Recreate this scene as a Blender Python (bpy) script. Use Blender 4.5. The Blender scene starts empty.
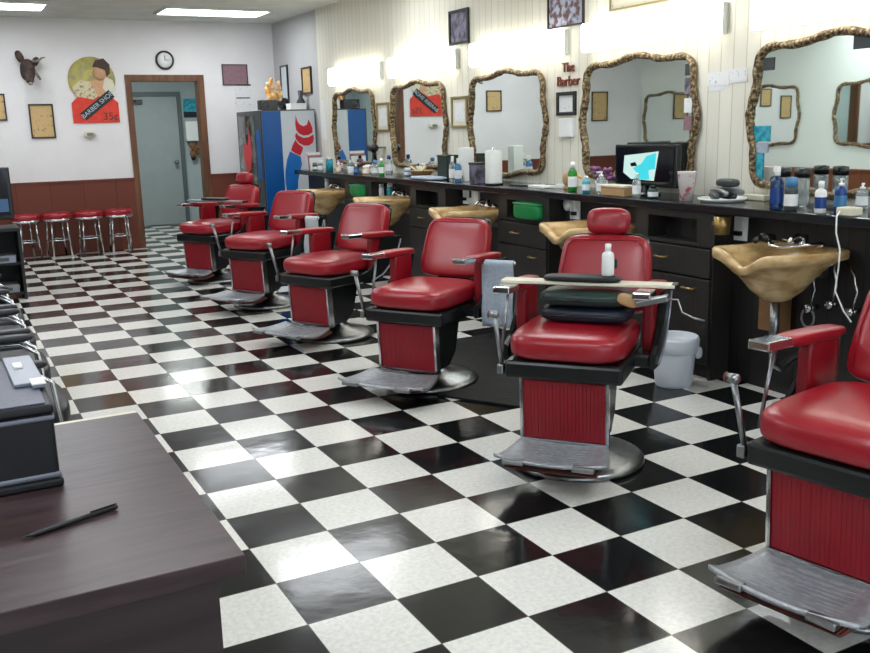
import bpy, bmesh, math, random
from mathutils import Vector, Matrix
C = bpy.context.scene
COL = C.collection
PI = math.pi
rnd = random.Random(7)

# ---------------------------------------------------------------- camera
F_PX = 927.4
yaw, pitch, roll = 0.4841, -0.2130, -0.0260
fw = Vector((math.sin(yaw)*math.cos(pitch), math.cos(yaw)*math.cos(pitch), math.sin(pitch)))
r0 = Vector((math.cos(yaw), -math.sin(yaw), 0)); u0 = r0.cross(fw)
rt = r0*math.cos(roll)+u0*math.sin(roll); up = -r0*math.sin(roll)+u0*math.cos(roll)
cd = bpy.data.cameras.new('camera'); cam = bpy.data.objects.new('camera', cd); COL.objects.link(cam)
M = Matrix((rt, up, -fw)).transposed().to_4x4(); M.translation = Vector((-0.8442, -2.4986, 1.4933))
cam.matrix_world = M
cd.sensor_width = 36; cd.lens = F_PX*36/870; cd.clip_start = .05; cd.clip_end = 60
C.camera = cam

# ---------------------------------------------------------------- world, light, exposure
w = bpy.data.worlds.new('world'); C.world = w; w.use_nodes = True
w.node_tree.nodes['Background'].inputs[0].default_value = (.62, .72, .9, 1)
w.node_tree.nodes['Background'].inputs[1].default_value = .5
C.view_settings.view_transform = 'Standard'; C.view_settings.look = 'None'
C.view_settings.exposure = 0.12; C.view_settings.gamma = 1; C.view_settings.use_curve_mapping = False
def area(name, loc, rot, sx, sy, power, col):
    l = bpy.data.lights.new(name, 'AREA'); l.shape = 'RECTANGLE'; l.size = sx; l.size_y = sy
    l.energy = power; l.color = col
    o = bpy.data.objects.new(name, l); COL.objects.link(o); o.location = loc; o.rotation_euler = rot
    return o
VANITY = 5.5
TROFFER = 12.5
area('daylight_window', (-1.6, -5.35, 1.45), (PI/2, 0, 0), 2.4, 1.7, 46, (.80, .90, 1))
area('daylight_window', (1.7, -5.35, 1.45), (PI/2, 0, 0), 2.4, 1.7, 46, (.80, .90, 1))
area('hall_fill', (2.2, 11.6, 2.5), (0, 0, 0), .6, .3, 30, (.95, 1, .97))  # added fill light to brighten the back hall, no lamp fitting there

# ---------------------------------------------------------------- materials
def s2l(c):
    return tuple(((v/255)/12.92 if v/255 <= .04045 else ((v/255+.055)/1.055)**2.4) for v in c)
def mat(name, rgb, rough=.5, metal=0, spec=.5, bump=0, scale=60, var=0, vscale=8, coat=0, trans=0, emit=None, estr=0, stretch=(1,1,1), rgb2=None, vlo=.42, vhi=.58, ior=1.45):
    m = bpy.data.materials.new(name); m.use_nodes = True
    n = m.node_tree.nodes; L = m.node_tree.links; b = n['Principled BSDF']
    col = s2l(rgb)
    b.inputs['Base Color'].default_value = (*col, 1); b.inputs['Roughness'].default_value = rough
    b.inputs['Metallic'].default_value = metal; b.inputs['Specular IOR Level'].default_value = spec
    b.inputs['Coat Weight'].default_value = coat; b.inputs['Coat Roughness'].default_value = .12
    b.inputs['Transmission Weight'].default_value = trans; b.inputs['IOR'].default_value = ior
    tc = n.new('ShaderNodeTexCoord'); mp = n.new('ShaderNodeMapping'); L.new(tc.outputs['Object'], mp.inputs[0])
    mp.inputs['Scale'].default_value = stretch
    if var or rgb2:
        t = n.new('ShaderNodeTexNoise'); t.inputs['Scale'].default_value = vscale; t.inputs['Detail'].default_value = 5
        L.new(mp.outputs[0], t.inputs[0])
        r = n.new('ShaderNodeValToRGB'); L.new(t.outputs[0], r.inputs[0])
        c2 = s2l(rgb2) if rgb2 else tuple(v*(1-var) for v in col)
        r.color_ramp.elements[0].position = vlo; r.color_ramp.elements[1].position = vhi
        r.color_ramp.elements[0].color = (*c2, 1); r.color_ramp.elements[1].color = (*col, 1)
        L.new(r.outputs[0], b.inputs['Base Color'])
    if bump:
        t = n.new('ShaderNodeTexNoise'); t.inputs['Scale'].default_value = scale; t.inputs['Detail'].default_value = 3
        L.new(mp.outputs[0], t.inputs[0])
        bp = n.new('ShaderNodeBump'); bp.inputs['Strength'].default_value = bump; bp.inputs['Distance'].default_value = .01
        L.new(t.outputs[0], bp.inputs['Height']); L.new(bp.outputs[0], b.inputs['Normal'])
    if emit:
        b.inputs['Emission Color'].default_value = (*s2l(emit), 1); b.inputs['Emission Strength'].default_value = estr
    return m
def math_node(n, L, op, a, b=None):
    x = n.new('ShaderNodeMath'); x.operation = op
    for i, v in enumerate((a, b)):
        if v is None: continue
        if isinstance(v, (int, float)): x.inputs[i].default_value = v
        else: L.new(v, x.inputs[i])
    return x.outputs[0]

def floor_mat():
    T = .3048
    m = bpy.data.materials.new('checker_vinyl'); m.use_nodes = True
    n = m.node_tree.nodes; L = m.node_tree.links; b = n['Principled BSDF']
    tc = n.new('ShaderNodeTexCoord'); sp = n.new('ShaderNodeSeparateXYZ'); L.new(tc.outputs['Object'], sp.inputs[0])
    xs = math_node(n, L, 'DIVIDE', sp.outputs[0], T); ys = math_node(n, L, 'DIVIDE', sp.outputs[1], T)
    fx = math_node(n, L, 'FLOOR', xs); fy = math_node(n, L, 'FLOOR', ys)
    s = math_node(n, L, 'ADD', fx, fy); h = math_node(n, L, 'MULTIPLY', s, .5); par = math_node(n, L, 'FRACT', math_node(n, L, 'ADD', h, 50.0))
    par = math_node(n, L, 'MULTIPLY', par, 2.0)
    # speckle
    t = n.new('ShaderNodeTexNoise'); t.inputs['Scale'].default_value = 55; t.inputs['Detail'].default_value = 8; t.inputs['Roughness'].default_value = .7
    L.new(tc.outputs['Object'], t.inputs[0])
    def ramp(c1, c2, p1, p2, src=None):
        r = n.new('ShaderNodeValToRGB'); L.new(src or t.outputs[0], r.inputs[0])
        r.color_ramp.elements[0].position = p1; r.color_ramp.elements[1].position = p2
        r.color_ramp.elements[0].color = (*s2l(c1), 1); r.color_ramp.elements[1].color = (*s2l(c2), 1)
        return r.outputs[0]
    white = ramp((206, 205, 198), (224, 222, 216), .36, .6); black = ramp((15, 16, 17), (33, 35, 36), .44, .74)
    mx = n.new('ShaderNodeMix'); mx.data_type = 'RGBA'; L.new(par, mx.inputs[0]); L.new(black, mx.inputs[6]); L.new(white, mx.inputs[7])
    # joints between tiles
    ex = math_node(n, L, 'ABSOLUTE', math_node(n, L, 'SUBTRACT', math_node(n, L, 'FRACT', math_node(n, L, 'ADD', xs, 100.5)), .5))
    ey = math_node(n, L, 'ABSOLUTE', math_node(n, L, 'SUBTRACT', math_node(n, L, 'FRACT', math_node(n, L, 'ADD', ys, 100.5)), .5))
    e = math_node(n, L, 'MINIMUM', ex, ey); line = math_node(n, L, 'LESS_THAN', e, .005)
    m2 = n.new('ShaderNodeMix'); m2.data_type = 'RGBA'; L.new(line, m2.inputs[0]); L.new(mx.outputs[2], m2.inputs[6])
    m2.inputs[7].default_value = (*s2l((96, 94, 90)), 1)
    L.new(m2.outputs[2], b.inputs['Base Color'])
    # worn polish: roughness varies tile to tile and in patches
    wn = n.new('ShaderNodeTexWhiteNoise'); wn.noise_dimensions = '2D'
    cb = n.new('ShaderNodeCombineXYZ'); L.new(fx, cb.inputs[0]); L.new(fy, cb.inputs[1]); L.new(cb.outputs[0], wn.inputs[0])
    t2 = n.new('ShaderNodeTexNoise'); t2.inputs['Scale'].default_value = 2.3; t2.inputs['Detail'].default_value = 4; L.new(tc.outputs['Object'], t2.inputs[0])
    rr = math_node(n, L, 'ADD', math_node(n, L, 'MULTIPLY', wn.outputs[0], .06), math_node(n, L, 'MULTIPLY', t2.outputs[0], .16))
    L.new(math_node(n, L, 'ADD', rr, .03), b.inputs['Roughness'])
    b.inputs['Specular IOR Level'].default_value = .45
    t3 = n.new('ShaderNodeTexNoise'); t3.inputs['Scale'].default_value = 6; t3.inputs['Detail'].default_value = 6; L.new(tc.outputs['Object'], t3.inputs[0])
    hh = math_node(n, L, 'ADD', math_node(n, L, 'MULTIPLY', t3.outputs[0], .5), math_node(n, L, 'MULTIPLY', wn.outputs[0], .3))
    bp = n.new('ShaderNodeBump'); bp.inputs['Strength'].default_value = .25; bp.inputs['Distance'].default_value = .006
    L.new(t3.outputs[0], bp.inputs['Height']); L.new(bp.outputs[0], b.inputs['Normal'])
    return m
def groove_mat(name, c1, c2, cg, pitch, axis, rough=.6, spec=.4, gw=.06):
    """vertical grooves or planks along the world axis (0 = x, 1 = y)"""
    m = bpy.data.materials.new(name); m.use_nodes = True
    n = m.node_tree.nodes; L = m.node_tree.links; b = n['Principled BSDF']
    tc = n.new('ShaderNodeTexCoord'); sp = n.new('ShaderNodeSeparateXYZ'); L.new(tc.outputs['Object'], sp.inputs[0])
    q = math_node(n, L, 'DIVIDE', sp.outputs[axis], pitch)
    fl = math_node(n, L, 'FLOOR', q); fr = math_node(n, L, 'FRACT', math_node(n, L, 'ADD', q, 100.0))
    g = math_node(n, L, 'LESS_THAN', fr, gw)
    wn = n.new('ShaderNodeTexWhiteNoise'); wn.noise_dimensions = '1D'; L.new(fl, wn.inputs['W'])
    mp = n.new('ShaderNodeMapping'); L.new(tc.outputs['Object'], mp.inputs[0]); mp.inputs['Scale'].default_value = (1, 1, .06)
    t = n.new('ShaderNodeTexNoise'); t.inputs['Scale'].default_value = 40; t.inputs['Detail'].default_value = 4; L.new(mp.outputs[0], t.inputs[0])
    mixv = math_node(n, L, 'ADD', math_node(n, L, 'MULTIPLY', wn.outputs[0], .5), math_node(n, L, 'MULTIPLY', t.outputs[0], .5))
    mx = n.new('ShaderNodeMix'); mx.data_type = 'RGBA'; L.new(mixv, mx.inputs[0])
    mx.inputs[6].default_value = (*s2l(c1), 1); mx.inputs[7].default_value = (*s2l(c2), 1)
    m2 = n.new('ShaderNodeMix'); m2.data_type = 'RGBA'; L.new(g, m2.inputs[0]); L.new(mx.outputs[2], m2.inputs[6]); m2.inputs[7].default_value = (*s2l(cg), 1)
    L.new(m2.outputs[2], b.inputs['Base Color'])
    b.inputs['Roughness'].default_value = rough; b.inputs['Specular IOR Level'].default_value = spec
    bp = n.new('ShaderNodeBump'); bp.inputs['Strength'].default_value = .4; bp.inputs['Distance'].default_value = .004; bp.invert = True
    L.new(g, bp.inputs['Height']); L.new(bp.outputs[0], b.inputs['Normal'])
    return m
def carved_mat():
    m = mat('carved_gilt', (150, 122, 72), .45, .2, bump=.5, scale=90)
    n = m.node_tree.nodes; L = m.node_tree.links; b = n['Principled BSDF']
    tc = n.new('ShaderNodeTexCoord')
    v = n.new('ShaderNodeTexNoise'); v.inputs['Scale'].default_value = 48; v.inputs['Detail'].default_value = 4; L.new(tc.outputs['Object'], v.inputs[0])
    r = n.new('ShaderNodeValToRGB'); L.new(v.outputs[0], r.inputs[0])
    el = r.color_ramp.elements; el[0].position = .38; el[0].color = (*s2l((50, 36, 26)), 1); el[1].position = .68; el[1].color = (*s2l((182, 166, 124)), 1)
    e = el.new(.5); e.color = (*s2l((106, 84, 54)), 1)
    L.new(r.outputs[0], b.inputs['Base Color'])
    return m
def wood_mat(name, c1, c2, rough=.35, spec=.5, scale=9, stretch=(1, .12, 1)):
    return mat(name, c1, rough, 0, spec, bump=.08, scale=30, rgb2=c2, vscale=scale, stretch=stretch, vlo=.35, vhi=.62)

MT = dict(
    floor=floor_mat(),
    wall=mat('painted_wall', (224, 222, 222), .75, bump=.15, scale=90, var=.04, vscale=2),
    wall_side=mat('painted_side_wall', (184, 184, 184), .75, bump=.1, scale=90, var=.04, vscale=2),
    wall_left=mat('painted_left_wall', (226, 233, 227), .75, bump=.1, scale=90),
    hall=mat('hall_paint', (170, 182, 184), .7, bump=.1, scale=60, var=.06, vscale=2),
    ceil=mat('ceiling_paint', (208, 210, 203), .9, bump=.25, scale=140, var=.08, vscale=3),
    panel_wall=groove_mat('cream_groove_panelling', (216, 213, 198), (228, 225, 212), (194, 189, 170), .102, 1, .6, .35, .07),
    wains=groove_mat('red_brown_wainscot', (98, 47, 32), (108, 54, 37), (84, 40, 28), .4, 0, .5, .4, .03),
    wains_y=groove_mat('brown_wainscot', (104, 58, 34), (122, 70, 42), (66, 34, 20), .2, 1, .5, .4, .03),
    dark_panel=groove_mat('dark_panelling', (24, 22, 22), (38, 35, 34), (10, 9, 9), .1, 1, .4, .4, .08),
    dark_wood=groove_mat('dark_cabinet_wood', (30, 28, 27), (46, 43, 41), (16, 15, 14), .045, 1, .42, .45, .1),
    counter=mat('black_laminate', (30, 33, 36), .16, spec=.6, var=.3, vscale=30),
    casing=wood_mat('oak_casing', (116, 80, 56), (88, 56, 38), .5, .4, 14, (1, 1, .1)),
    red=mat('red_vinyl', (150, 22, 36), .30, spec=.55, bump=.10, scale=260, var=.12, vscale=5, coat=.15),
    red_panel=mat('red_panel_vinyl', (132, 14, 28), .36, spec=.5, bump=.06, scale=200, var=.1, vscale=5),
    chrome=mat('chrome', (196, 198, 200), .16, 1, bump=.04, scale=30),
    steel=mat('worn_steel', (150, 152, 154), .30, 1, bump=.15, scale=60, var=.2, vscale=20),
    ribbed=mat('ribbed_aluminium', (176, 179, 184), .42, .7, bump=.3, scale=160, var=.15, vscale=40),
    rust=mat('rusty_red_paint', (120, 58, 48), .55, .2, bump=.2, rgb2=(84, 62, 56), vscale=20),
    black=mat('black_enamel', (24, 26, 27), .25, spec=.5, var=.2, vscale=10),
    rubber=mat('black_rubber', (22, 23, 24), .55, bump=.2, scale=80),
    mirror=mat('mirror_glass', (240, 247, 243), .015, 1),
    carved=carved_mat(),
    marble=mat('tan_cultured_marble', (206, 176, 126), .25, spec=.5, rgb2=(154, 116, 70), vscale=9, vlo=.3, vhi=.6, coat=.3, stretch=(1, 1, 2)),
    white=mat('white_plastic', (232, 234, 232), .35, var=.03),
    cream=mat('cream_plastic', (214, 208, 186), .4, var=.05),
    paper=mat('white_paper', (228, 230, 230), .8, var=.05, vscale=40),
    print=mat('printed_paper', (222, 224, 224), .8, rgb2=(120, 128, 140), vscale=60, vlo=.29, vhi=.37),
    vanity=mat('vanity_diffuser', (245, 246, 240), .5, emit=(255, 250, 236), estr=VANITY),
    troffer=mat('troffer_diffuser', (245, 246, 240), .5, emit=(246, 250, 255), estr=TROFFER),
    fix=mat('fixture_enamel', (200, 204, 196), .4, var=.05),
    vm_blue=mat('vending_blue', (0, 84, 158), .35, spec=.5, var=.1, vscale=4),
    vm_white=mat('vending_white', (205, 212, 220), .35, var=.04, vscale=4),
    vm_red=mat('vending_red', (200, 26, 44), .35, var=.08), vm_cyan=mat('vending_bright_blue', (24, 112, 196), .35, var=.1, vscale=6),
    vm_glass=mat('vending_glass', (40, 48, 50), .06, spec=.8, rgb2=(96, 104, 100), vscale=7),
    grey=mat('grey_plastic', (120, 124, 128), .4, var=.1), dgrey=mat('dark_grey', (62, 66, 68), .4, var=.1),
    door=mat('grey_green_door', (150, 160, 160), .5, var=.05, vscale=3), dframe=mat('green_grey_frame', (84, 98, 98), .5, var=.05),
    clear=mat('clear_plastic', (215, 225, 228), .12, trans=.75, spec=.5), blue=mat('blue_plastic', (24, 62, 128), .25, var=.15, vscale=30),
    lblue=mat('light_blue_liquid', (88, 150, 200), .15, trans=.35), teal=mat('teal_plastic', (20, 132, 152), .3, rgb2=(70, 170, 190), vscale=25),
    navy=mat('navy_can', (18, 34, 74), .25, rgb2=(40, 88, 128), vscale=40, vlo=.4, vhi=.5), green=mat('green_plastic', (14, 128, 66), .35, var=.1),
    gbottle=mat('green_bottle', (28, 130, 44), .25, var=.1), dgreen=mat('dark_green_vinyl', (26, 48, 44), .4, bump=.1, scale=100, var=.2),
    dblue=mat('dark_blue_vinyl', (22, 30, 46), .4, bump=.1, scale=100, var=.2),
    towel_b=mat('blue_grey_terry', (190, 202, 218), .95, spec=.1, bump=1, scale=260, var=.12, vscale=60),
    towel_w=mat('pale_terry', (212, 220, 224), .95, spec=.1, bump=1, scale=260, var=.1, vscale=60),
    tan_art=mat('tan_print', (196, 166, 116), .7, rgb2=(132, 100, 60), vscale=22, vlo=.3, vhi=.42), dk_frame=mat('dark_wood_frame', (52, 40, 30), .4, var=.2),
    gold_frame=mat('brass_frame', (150, 136, 96), .4, .4), black_frame=mat('black_frame', (30, 34, 34), .35),
    mauve=mat('mauve_print', (140, 108, 116), .7, var=.12, vscale=30), photo=mat('dark_photo', (120, 118, 140), .4, rgb2=(60, 52, 62), vscale=14, vlo=.38, vhi=.6),
    fphoto=mat('colour_photo', (164, 170, 190), .4, rgb2=(92, 60, 58), vscale=18, vlo=.42, vhi=.56),
    sketch=mat('beige_drawing', (206, 200, 178), .8, rgb2=(110, 100, 84), vscale=16, vlo=.3, vhi=.4),
    red_card=mat('poster_red', (214, 62, 46), .6, var=.12, vscale=14), olive=mat('poster_olive', (186, 176, 96), .6, rgb2=(160, 150, 110), vscale=10),
    skin=mat('poster_skin', (206, 160, 122), .6, var=.12, vscale=40), hair=mat('poster_brown', (74, 56, 46), .6, var=.2, vscale=40),
    cloth_w=mat('poster_cream', (206, 194, 160), .6, rgb2=(130, 116, 92), vscale=30, vlo=.35, vhi=.5), plate=mat('poster_black', (34, 42, 40), .5),
    letter=mat('poster_lettering', (168, 184, 198), .5), hide=mat('brown_hide', (82, 62, 52), .8, bump=.8, scale=60, rgb2=(48, 40, 38), vscale=20),
    horn=mat('grey_horn', (120, 114, 106), .5, var=.2), desk=wood_mat('dark_walnut_laminate', (66, 49, 50), (44, 31, 33), .32, .5, 40, (.12, 1, 1)),
    desk_side=wood_mat('dark_walnut_panel', (62, 48, 48), (42, 32, 33), .42, .45, 14, (.1, 1, 1)),
    case=mat('black_case_vinyl', (9, 10, 15), .45, bump=.04, scale=200, var=.1), case_sheen=mat('grey_blue_case_sheen', (86, 88, 104), .4, bump=.15, scale=200, var=.08),  # grey-blue of the case top is its sheen, put into the colour
    silver=mat('silver_trim', (130, 134, 146), .3, .6), pen=mat('black_pen', (14, 14, 16), .3),
    cyan=mat('tv_picture_cyan', (10, 60, 80), .3, emit=(60, 205, 215), estr=1.0), pale_scr=mat('tv_picture_pale', (60, 70, 70), .3, emit=(200, 232, 226), estr=.9),
    dark_scr=mat('screen_glass', (12, 16, 24), .08, spec=.6), bluescr=mat('screen_blue', (10, 16, 24), .3, emit=(60, 100, 140), estr=.6),
    tan=mat('tan_board', (176, 140, 98), .6, var=.1), orange=mat('amber_glass', (214, 150, 60), .3, rgb2=(236, 206, 160), vscale=14), wood_letter=mat('reddish_wood_letter', (126, 66, 48), .6, var=.2, vscale=40),
    flower=mat('purple_petals', (134, 84, 128), .7, var=.3, vscale=40), pinkc=mat('pink_print_cup', (222, 214, 212), .5, rgb2=(206, 96, 108), vscale=18, vlo=.36, vhi=.44),
    floral=mat('towel_roll_paper', (224, 226, 222), .9, rgb2=(150, 168, 160), vscale=30, vlo=.28, vhi=.36), brass=mat('brass', (168, 140, 84), .3, .7, var=.2),
    mat_rub=mat('rubber_floor_mat', (12, 14, 14), .6, spec=.2, bump=.4, scale=40, rgb2=(24, 27, 27), vscale=7), cyl_green=mat('dark_green_label', (22, 60, 48), .3),
    bucket=mat('white_bucket', (212, 218, 226), .4, var=.04), card=mat('cardboard', (128, 92, 58), .8, var=.15, vscale=14), waitv=mat('black_vinyl', (34, 35, 40), .35, bump=.1, scale=150, var=.1),
)

# ---------------------------------------------------------------- mesh builder
class MB:
    def __init__(s): s.bm = bmesh.new(); s.mi = 0
    def _fin(s, fs, smooth):
        for f in fs: f.material_index = s.mi; f.smooth = smooth
    def geom(s, vs, fs, Mx=None, smooth=False):
        bv = [s.bm.verts.new(Mx @ Vector(v) if Mx else v) for v in vs]
        out = []
        for f in fs:
            try: out.append(s.bm.faces.new([bv[i] for i in f]))
            except ValueError: pass
        s._fin(out, smooth); return s
    def box(s, x0, x1, y0, y1, z0, z1, b=0, Mx=None):
        t = bmesh.new(); bmesh.ops.create_cube(t, size=1)
        for v in t.verts: v.co = Vector(((x0+x1)/2+v.co.x*(x1-x0), (y0+y1)/2+v.co.y*(y1-y0), (z0+z1)/2+v.co.z*(z1-z0)))
        if b: bmesh.ops.bevel(t, geom=list(t.edges), offset=b, segments=2, affect='EDGES', profile=.5)
        s._merge(t, Mx, False); return s
    def _merge(s, t, Mx, smooth):
        t.verts.index_update(); vs = [v.co.copy() for v in t.verts]; fs = [[v.index for v in f.verts] for f in t.faces]; t.free()
        s.geom(vs, fs, Mx, smooth)
    def lathe(s, prof, n=28, Mx=None, cap=True, smooth=True, jit=None):
        vs = []; fs = []
        for r, z in prof:
            for k in range(n):
                a = 2*PI*k/n; vs.append((r*math.cos(a), r*math.sin(a), z))
        for i in range(len(prof)-1):
            for k in range(n):
                k2 = (k+1) % n; fs.append((i*n+k, i*n+k2, (i+1)*n+k2, (i+1)*n+k))
        if cap:
            if prof[0][0] > 1e-4: fs.append(tuple(range(n))[::-1])
            if prof[-1][0] > 1e-4: fs.append(tuple((len(prof)-1)*n+k for k in range(n)))
        s.geom(vs, fs, Mx, smooth); return s
    def cyl(s, p0, p1, r, n=16, r1=None):
        p0 = Vector(p0); p1 = Vector(p1); d = p1-p0
        q = d.to_track_quat('Z', 'Y').to_matrix().to_4x4(); q.translation = p0
        return s.lathe([(r, 0), (r if r1 is None else r1, d.length)], n, q)
    def tube(s, pts, r, n=10, closed=False, rf=None, flat=1.0):
        pts = [Vector(p) for p in pts]; N = len(pts); rings = []; nrm = None
        for i, p in enumerate(pts):
            a = pts[i-1] if (i or closed) else p; b2 = pts[(i+1) % N] if (i < N-1 or closed) else p
            t = (b2-a).normalized()
            if nrm is None:
                nrm = t.cross(Vector((0, 0, 1)))
                if nrm.length < .1: nrm = t.cross(Vector((0, 1, 0)))
            nrm = (nrm - t*nrm.dot(t)).normalized(); bn = t.cross(nrm)
            rr = rf(i/N) if rf else r
            rings.append([p+nrm*math.cos(2*PI*k/n)*rr+bn*math.sin(2*PI*k/n)*rr*flat for k in range(n)])
        vs = [v for R in rings for v in R]; fs = []
        for i in range(N if closed else N-1):
            j = (i+1) % N
            for k in range(n): fs.append((i*n+k, i*n+(k+1) % n, j*n+(k+1) % n, j*n+k))
        if not closed: fs.append(tuple(range(n))[::-1]); fs.append(tuple((N-1)*n+k for k in range(n)))
        s.geom(vs, fs, None, True); return s
    def pad(s, w, d, h, n=8, k=5, Mx=None, warp=None):
        """soft rounded block centred on the origin"""
        t = bmesh.new(); bmesh.ops.create_cube(t, size=2)
        bmesh.ops.subdivide_edges(t, edges=list(t.edges), cuts=n-1, use_grid_fill=True)
        for v in t.verts:
            c = v.co; L = (abs(c.x)**k+abs(c.y)**k+abs(c.z)**k)**(1/k); c = c/L
            if warp: c = warp(c)
            v.co = Vector((c.x*w/2, c.y*d/2, c.z*h/2))
        s._merge(t, Mx, True); return s
    def prism(s, poly, axis, a, b, bev=0, Mx=None):
        """polygon in the plane normal to the axis, from a to b"""
        t = bmesh.new()
        def P(u, v, q): return {0: (q, u, v), 1: (u, q, v), 2: (u, v, q)}[axis]
        lo = [t.verts.new(P(u, v, a)) for u, v in poly]; hi = [t.verts.new(P(u, v, b)) for u, v in poly]
        t.faces.new(lo[::-1]); t.faces.new(hi); N = len(poly)
        for i in range(N): t.faces.new((lo[i], lo[(i+1) % N], hi[(i+1) % N], hi[i]))
        bmesh.ops.recalc_face_normals(t, faces=list(t.faces))
        if bev: bmesh.ops.bevel(t, geom=list(t.edges), offset=bev, segments=2, affect='EDGES')
        s._merge(t, Mx, False); return s
    def build(s, name, m, parent=None, loc=(0, 0, 0), rot=(0, 0, 0)):
        bmesh.ops.recalc_face_normals(s.bm, faces=list(s.bm.faces))
        me = bpy.data.meshes.new(name); s.bm.to_mesh(me); s.bm.free()
        for x in (m if isinstance(m, (list, tuple)) else [m]): me.materials.append(MT[x])
        o = bpy.data.objects.new(name, me); COL.objects.link(o); o.location = loc; o.rotation_euler = rot
        if parent: o.parent = parent
        return o
def tag(o, label, cat, group=None, kind=None):
    if label: o['label'] = label
    if cat: o['category'] = cat
    if group: o['group'] = group
    if kind: o['kind'] = kind
    return o
def empty(name, loc, rz=0, label=None, cat=None, group=None):
    o = bpy.data.objects.new(name, None); COL.objects.link(o); o.location = loc; o.rotation_euler = (0, 0, rz); o.empty_display_size = .1
    return tag(o, label, cat, group)
def dup(o, loc=None, rz=None, label=None, group=None, parent=None):
    c = o.copy(); COL.objects.link(c)
    if parent: c.parent = parent
    for ch in list(o.children): dup(ch, parent=c)
    if loc is not None: c.location = loc
    if rz is not None: c.rotation_euler = (0, 0, rz)
    if label: c['label'] = label
    if group: c['group'] = group
    return c
def struct(name, mb, m):
    o = mb.build(name, m); o['kind'] = 'structure'; return o
def T(x=0, y=0, z=0, rx=0, ry=0, rz=0):
    return Matrix.Translation((x, y, z)) @ Matrix.Rotation(rz, 4, 'Z') @ Matrix.Rotation(ry, 4, 'Y') @ Matrix.Rotation(rx, 4, 'X')

# ---------------------------------------------------------------- room shell
WX, WL, YF, YB, H = 3.447, -3.1, 10.24, -5.5, 2.91
struct('floor', MB().box(WL-.2, WX+.2, YB-.2, 13.3, -.1, 0), 'floor')
struct('ceiling', MB().box(WL-.2, WX+.2, YB-.2, YF+.15, H, H+.1), 'ceil')
struct('wall_right', MB().box(WX, WX+.15, YB, 8.57, 0, H), 'panel_wall')
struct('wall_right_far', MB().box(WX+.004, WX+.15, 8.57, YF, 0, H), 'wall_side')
struct('wall_left', MB().box(WL-.15, WL, YB, YF, 0, H), 'wall_left')
DX0, DX1, DZ = 1.50, 2.395, 2.175
struct('wall_far', MB().box(WL-.15, DX0, YF, YF+.15, 0, H).box(DX1, WX+.15, YF, YF+.15, 0, H).box(DX0, DX1, YF, YF+.15, DZ, H), 'wall')
struct('wall_front', MB().box(WL-.15, WX+.15, YB-.15, YB, 0, .6).box(WL-.15, WX+.15, YB-.15, YB, 2.3, H).box(WL-.15, -2.8, YB-.15, YB, .6, 2.3)
       .box(-.4, .5, YB-.15, YB, .6, 2.3).box(2.9, WX+.15, YB-.15, YB, .6, 2.3), 'wall')
struct('trim_1', MB().box(WL, 1.445, YF-.018, YF, 0, .905).box(WL, 1.445, YF-.03, YF, .905, .93), 'wains')
struct('trim_2', MB().box(2.465, WX, YF-.018, YF, 0, .905).box(2.465, WX, YF-.03, YF, .905, .93), 'wains')
struct('trim_3', MB().box(WL, WL+.018, YB, YF-.03, 0, .76).box(WL, WL+.03, YB, YF-.03, .76, .79), 'wains_y')
dfr = struct('door_1', MB().box(DX0-.055, DX0, YF-.02, YF+.0, 0, DZ+.06).box(DX1, DX1+.065, YF-.02, YF, 0, DZ+.06).box(DX0, DX1, YF-.02, YF, DZ, DZ+.06)
       .box(DX0-.004, DX0+.022, YF-.012, YF+.16, 0, DZ).box(DX1-.022, DX1+.004, YF-.012, YF+.16, 0, DZ).box(DX0+.022, DX1-.022, YF-.012, YF+.16, DZ-.022, DZ+.004), 'casing')
# the back hall beyond the doorway
struct('wall_hall', MB().box(.9, 1.0, YF+.15, 13.3, 0, 2.7).box(3.35, 3.45, YF+.15, 13.3, 0, 2.7).box(.9, 3.45, 13.2, 13.3, 0, 2.7), 'hall')
struct('ceiling_hall', MB().box(.9, 3.45, YF+.15, 13.3, 2.7, 2.8), 'hall')
d2 = struct('door_2', MB().box(1.84, 2.75, 13.15, 13.19, .01, 2.07, .004), 'door')
MB().box(1.78, 1.84, 13.13, 13.2, 0, 2.14).box(2.75, 2.81, 13.13, 13.2, 0, 2.14).box(1.84, 2.75, 13.13, 13.2, 2.07, 2.14).build('door_frame', 'dframe', d2)
MB().cyl((2.66, 13.15, 1.02), (2.66, 13.09, 1.02), .028).lathe([(.0, 0), (.03, .01), (.034, .03), (.02, .045), (0, .05)], 16, T(2.66, 13.1, 1.02, rx=PI/2)).build('door_handle', 'steel', d2)
MB().box(1.95, 2.2, 13.1, 13.15, 1.95, 2.02, .006).cyl((2.1, 13.1, 1.99), (1.92, 13.0, 2.03), .01).build('door_closer', 'dgrey', d2)
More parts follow.
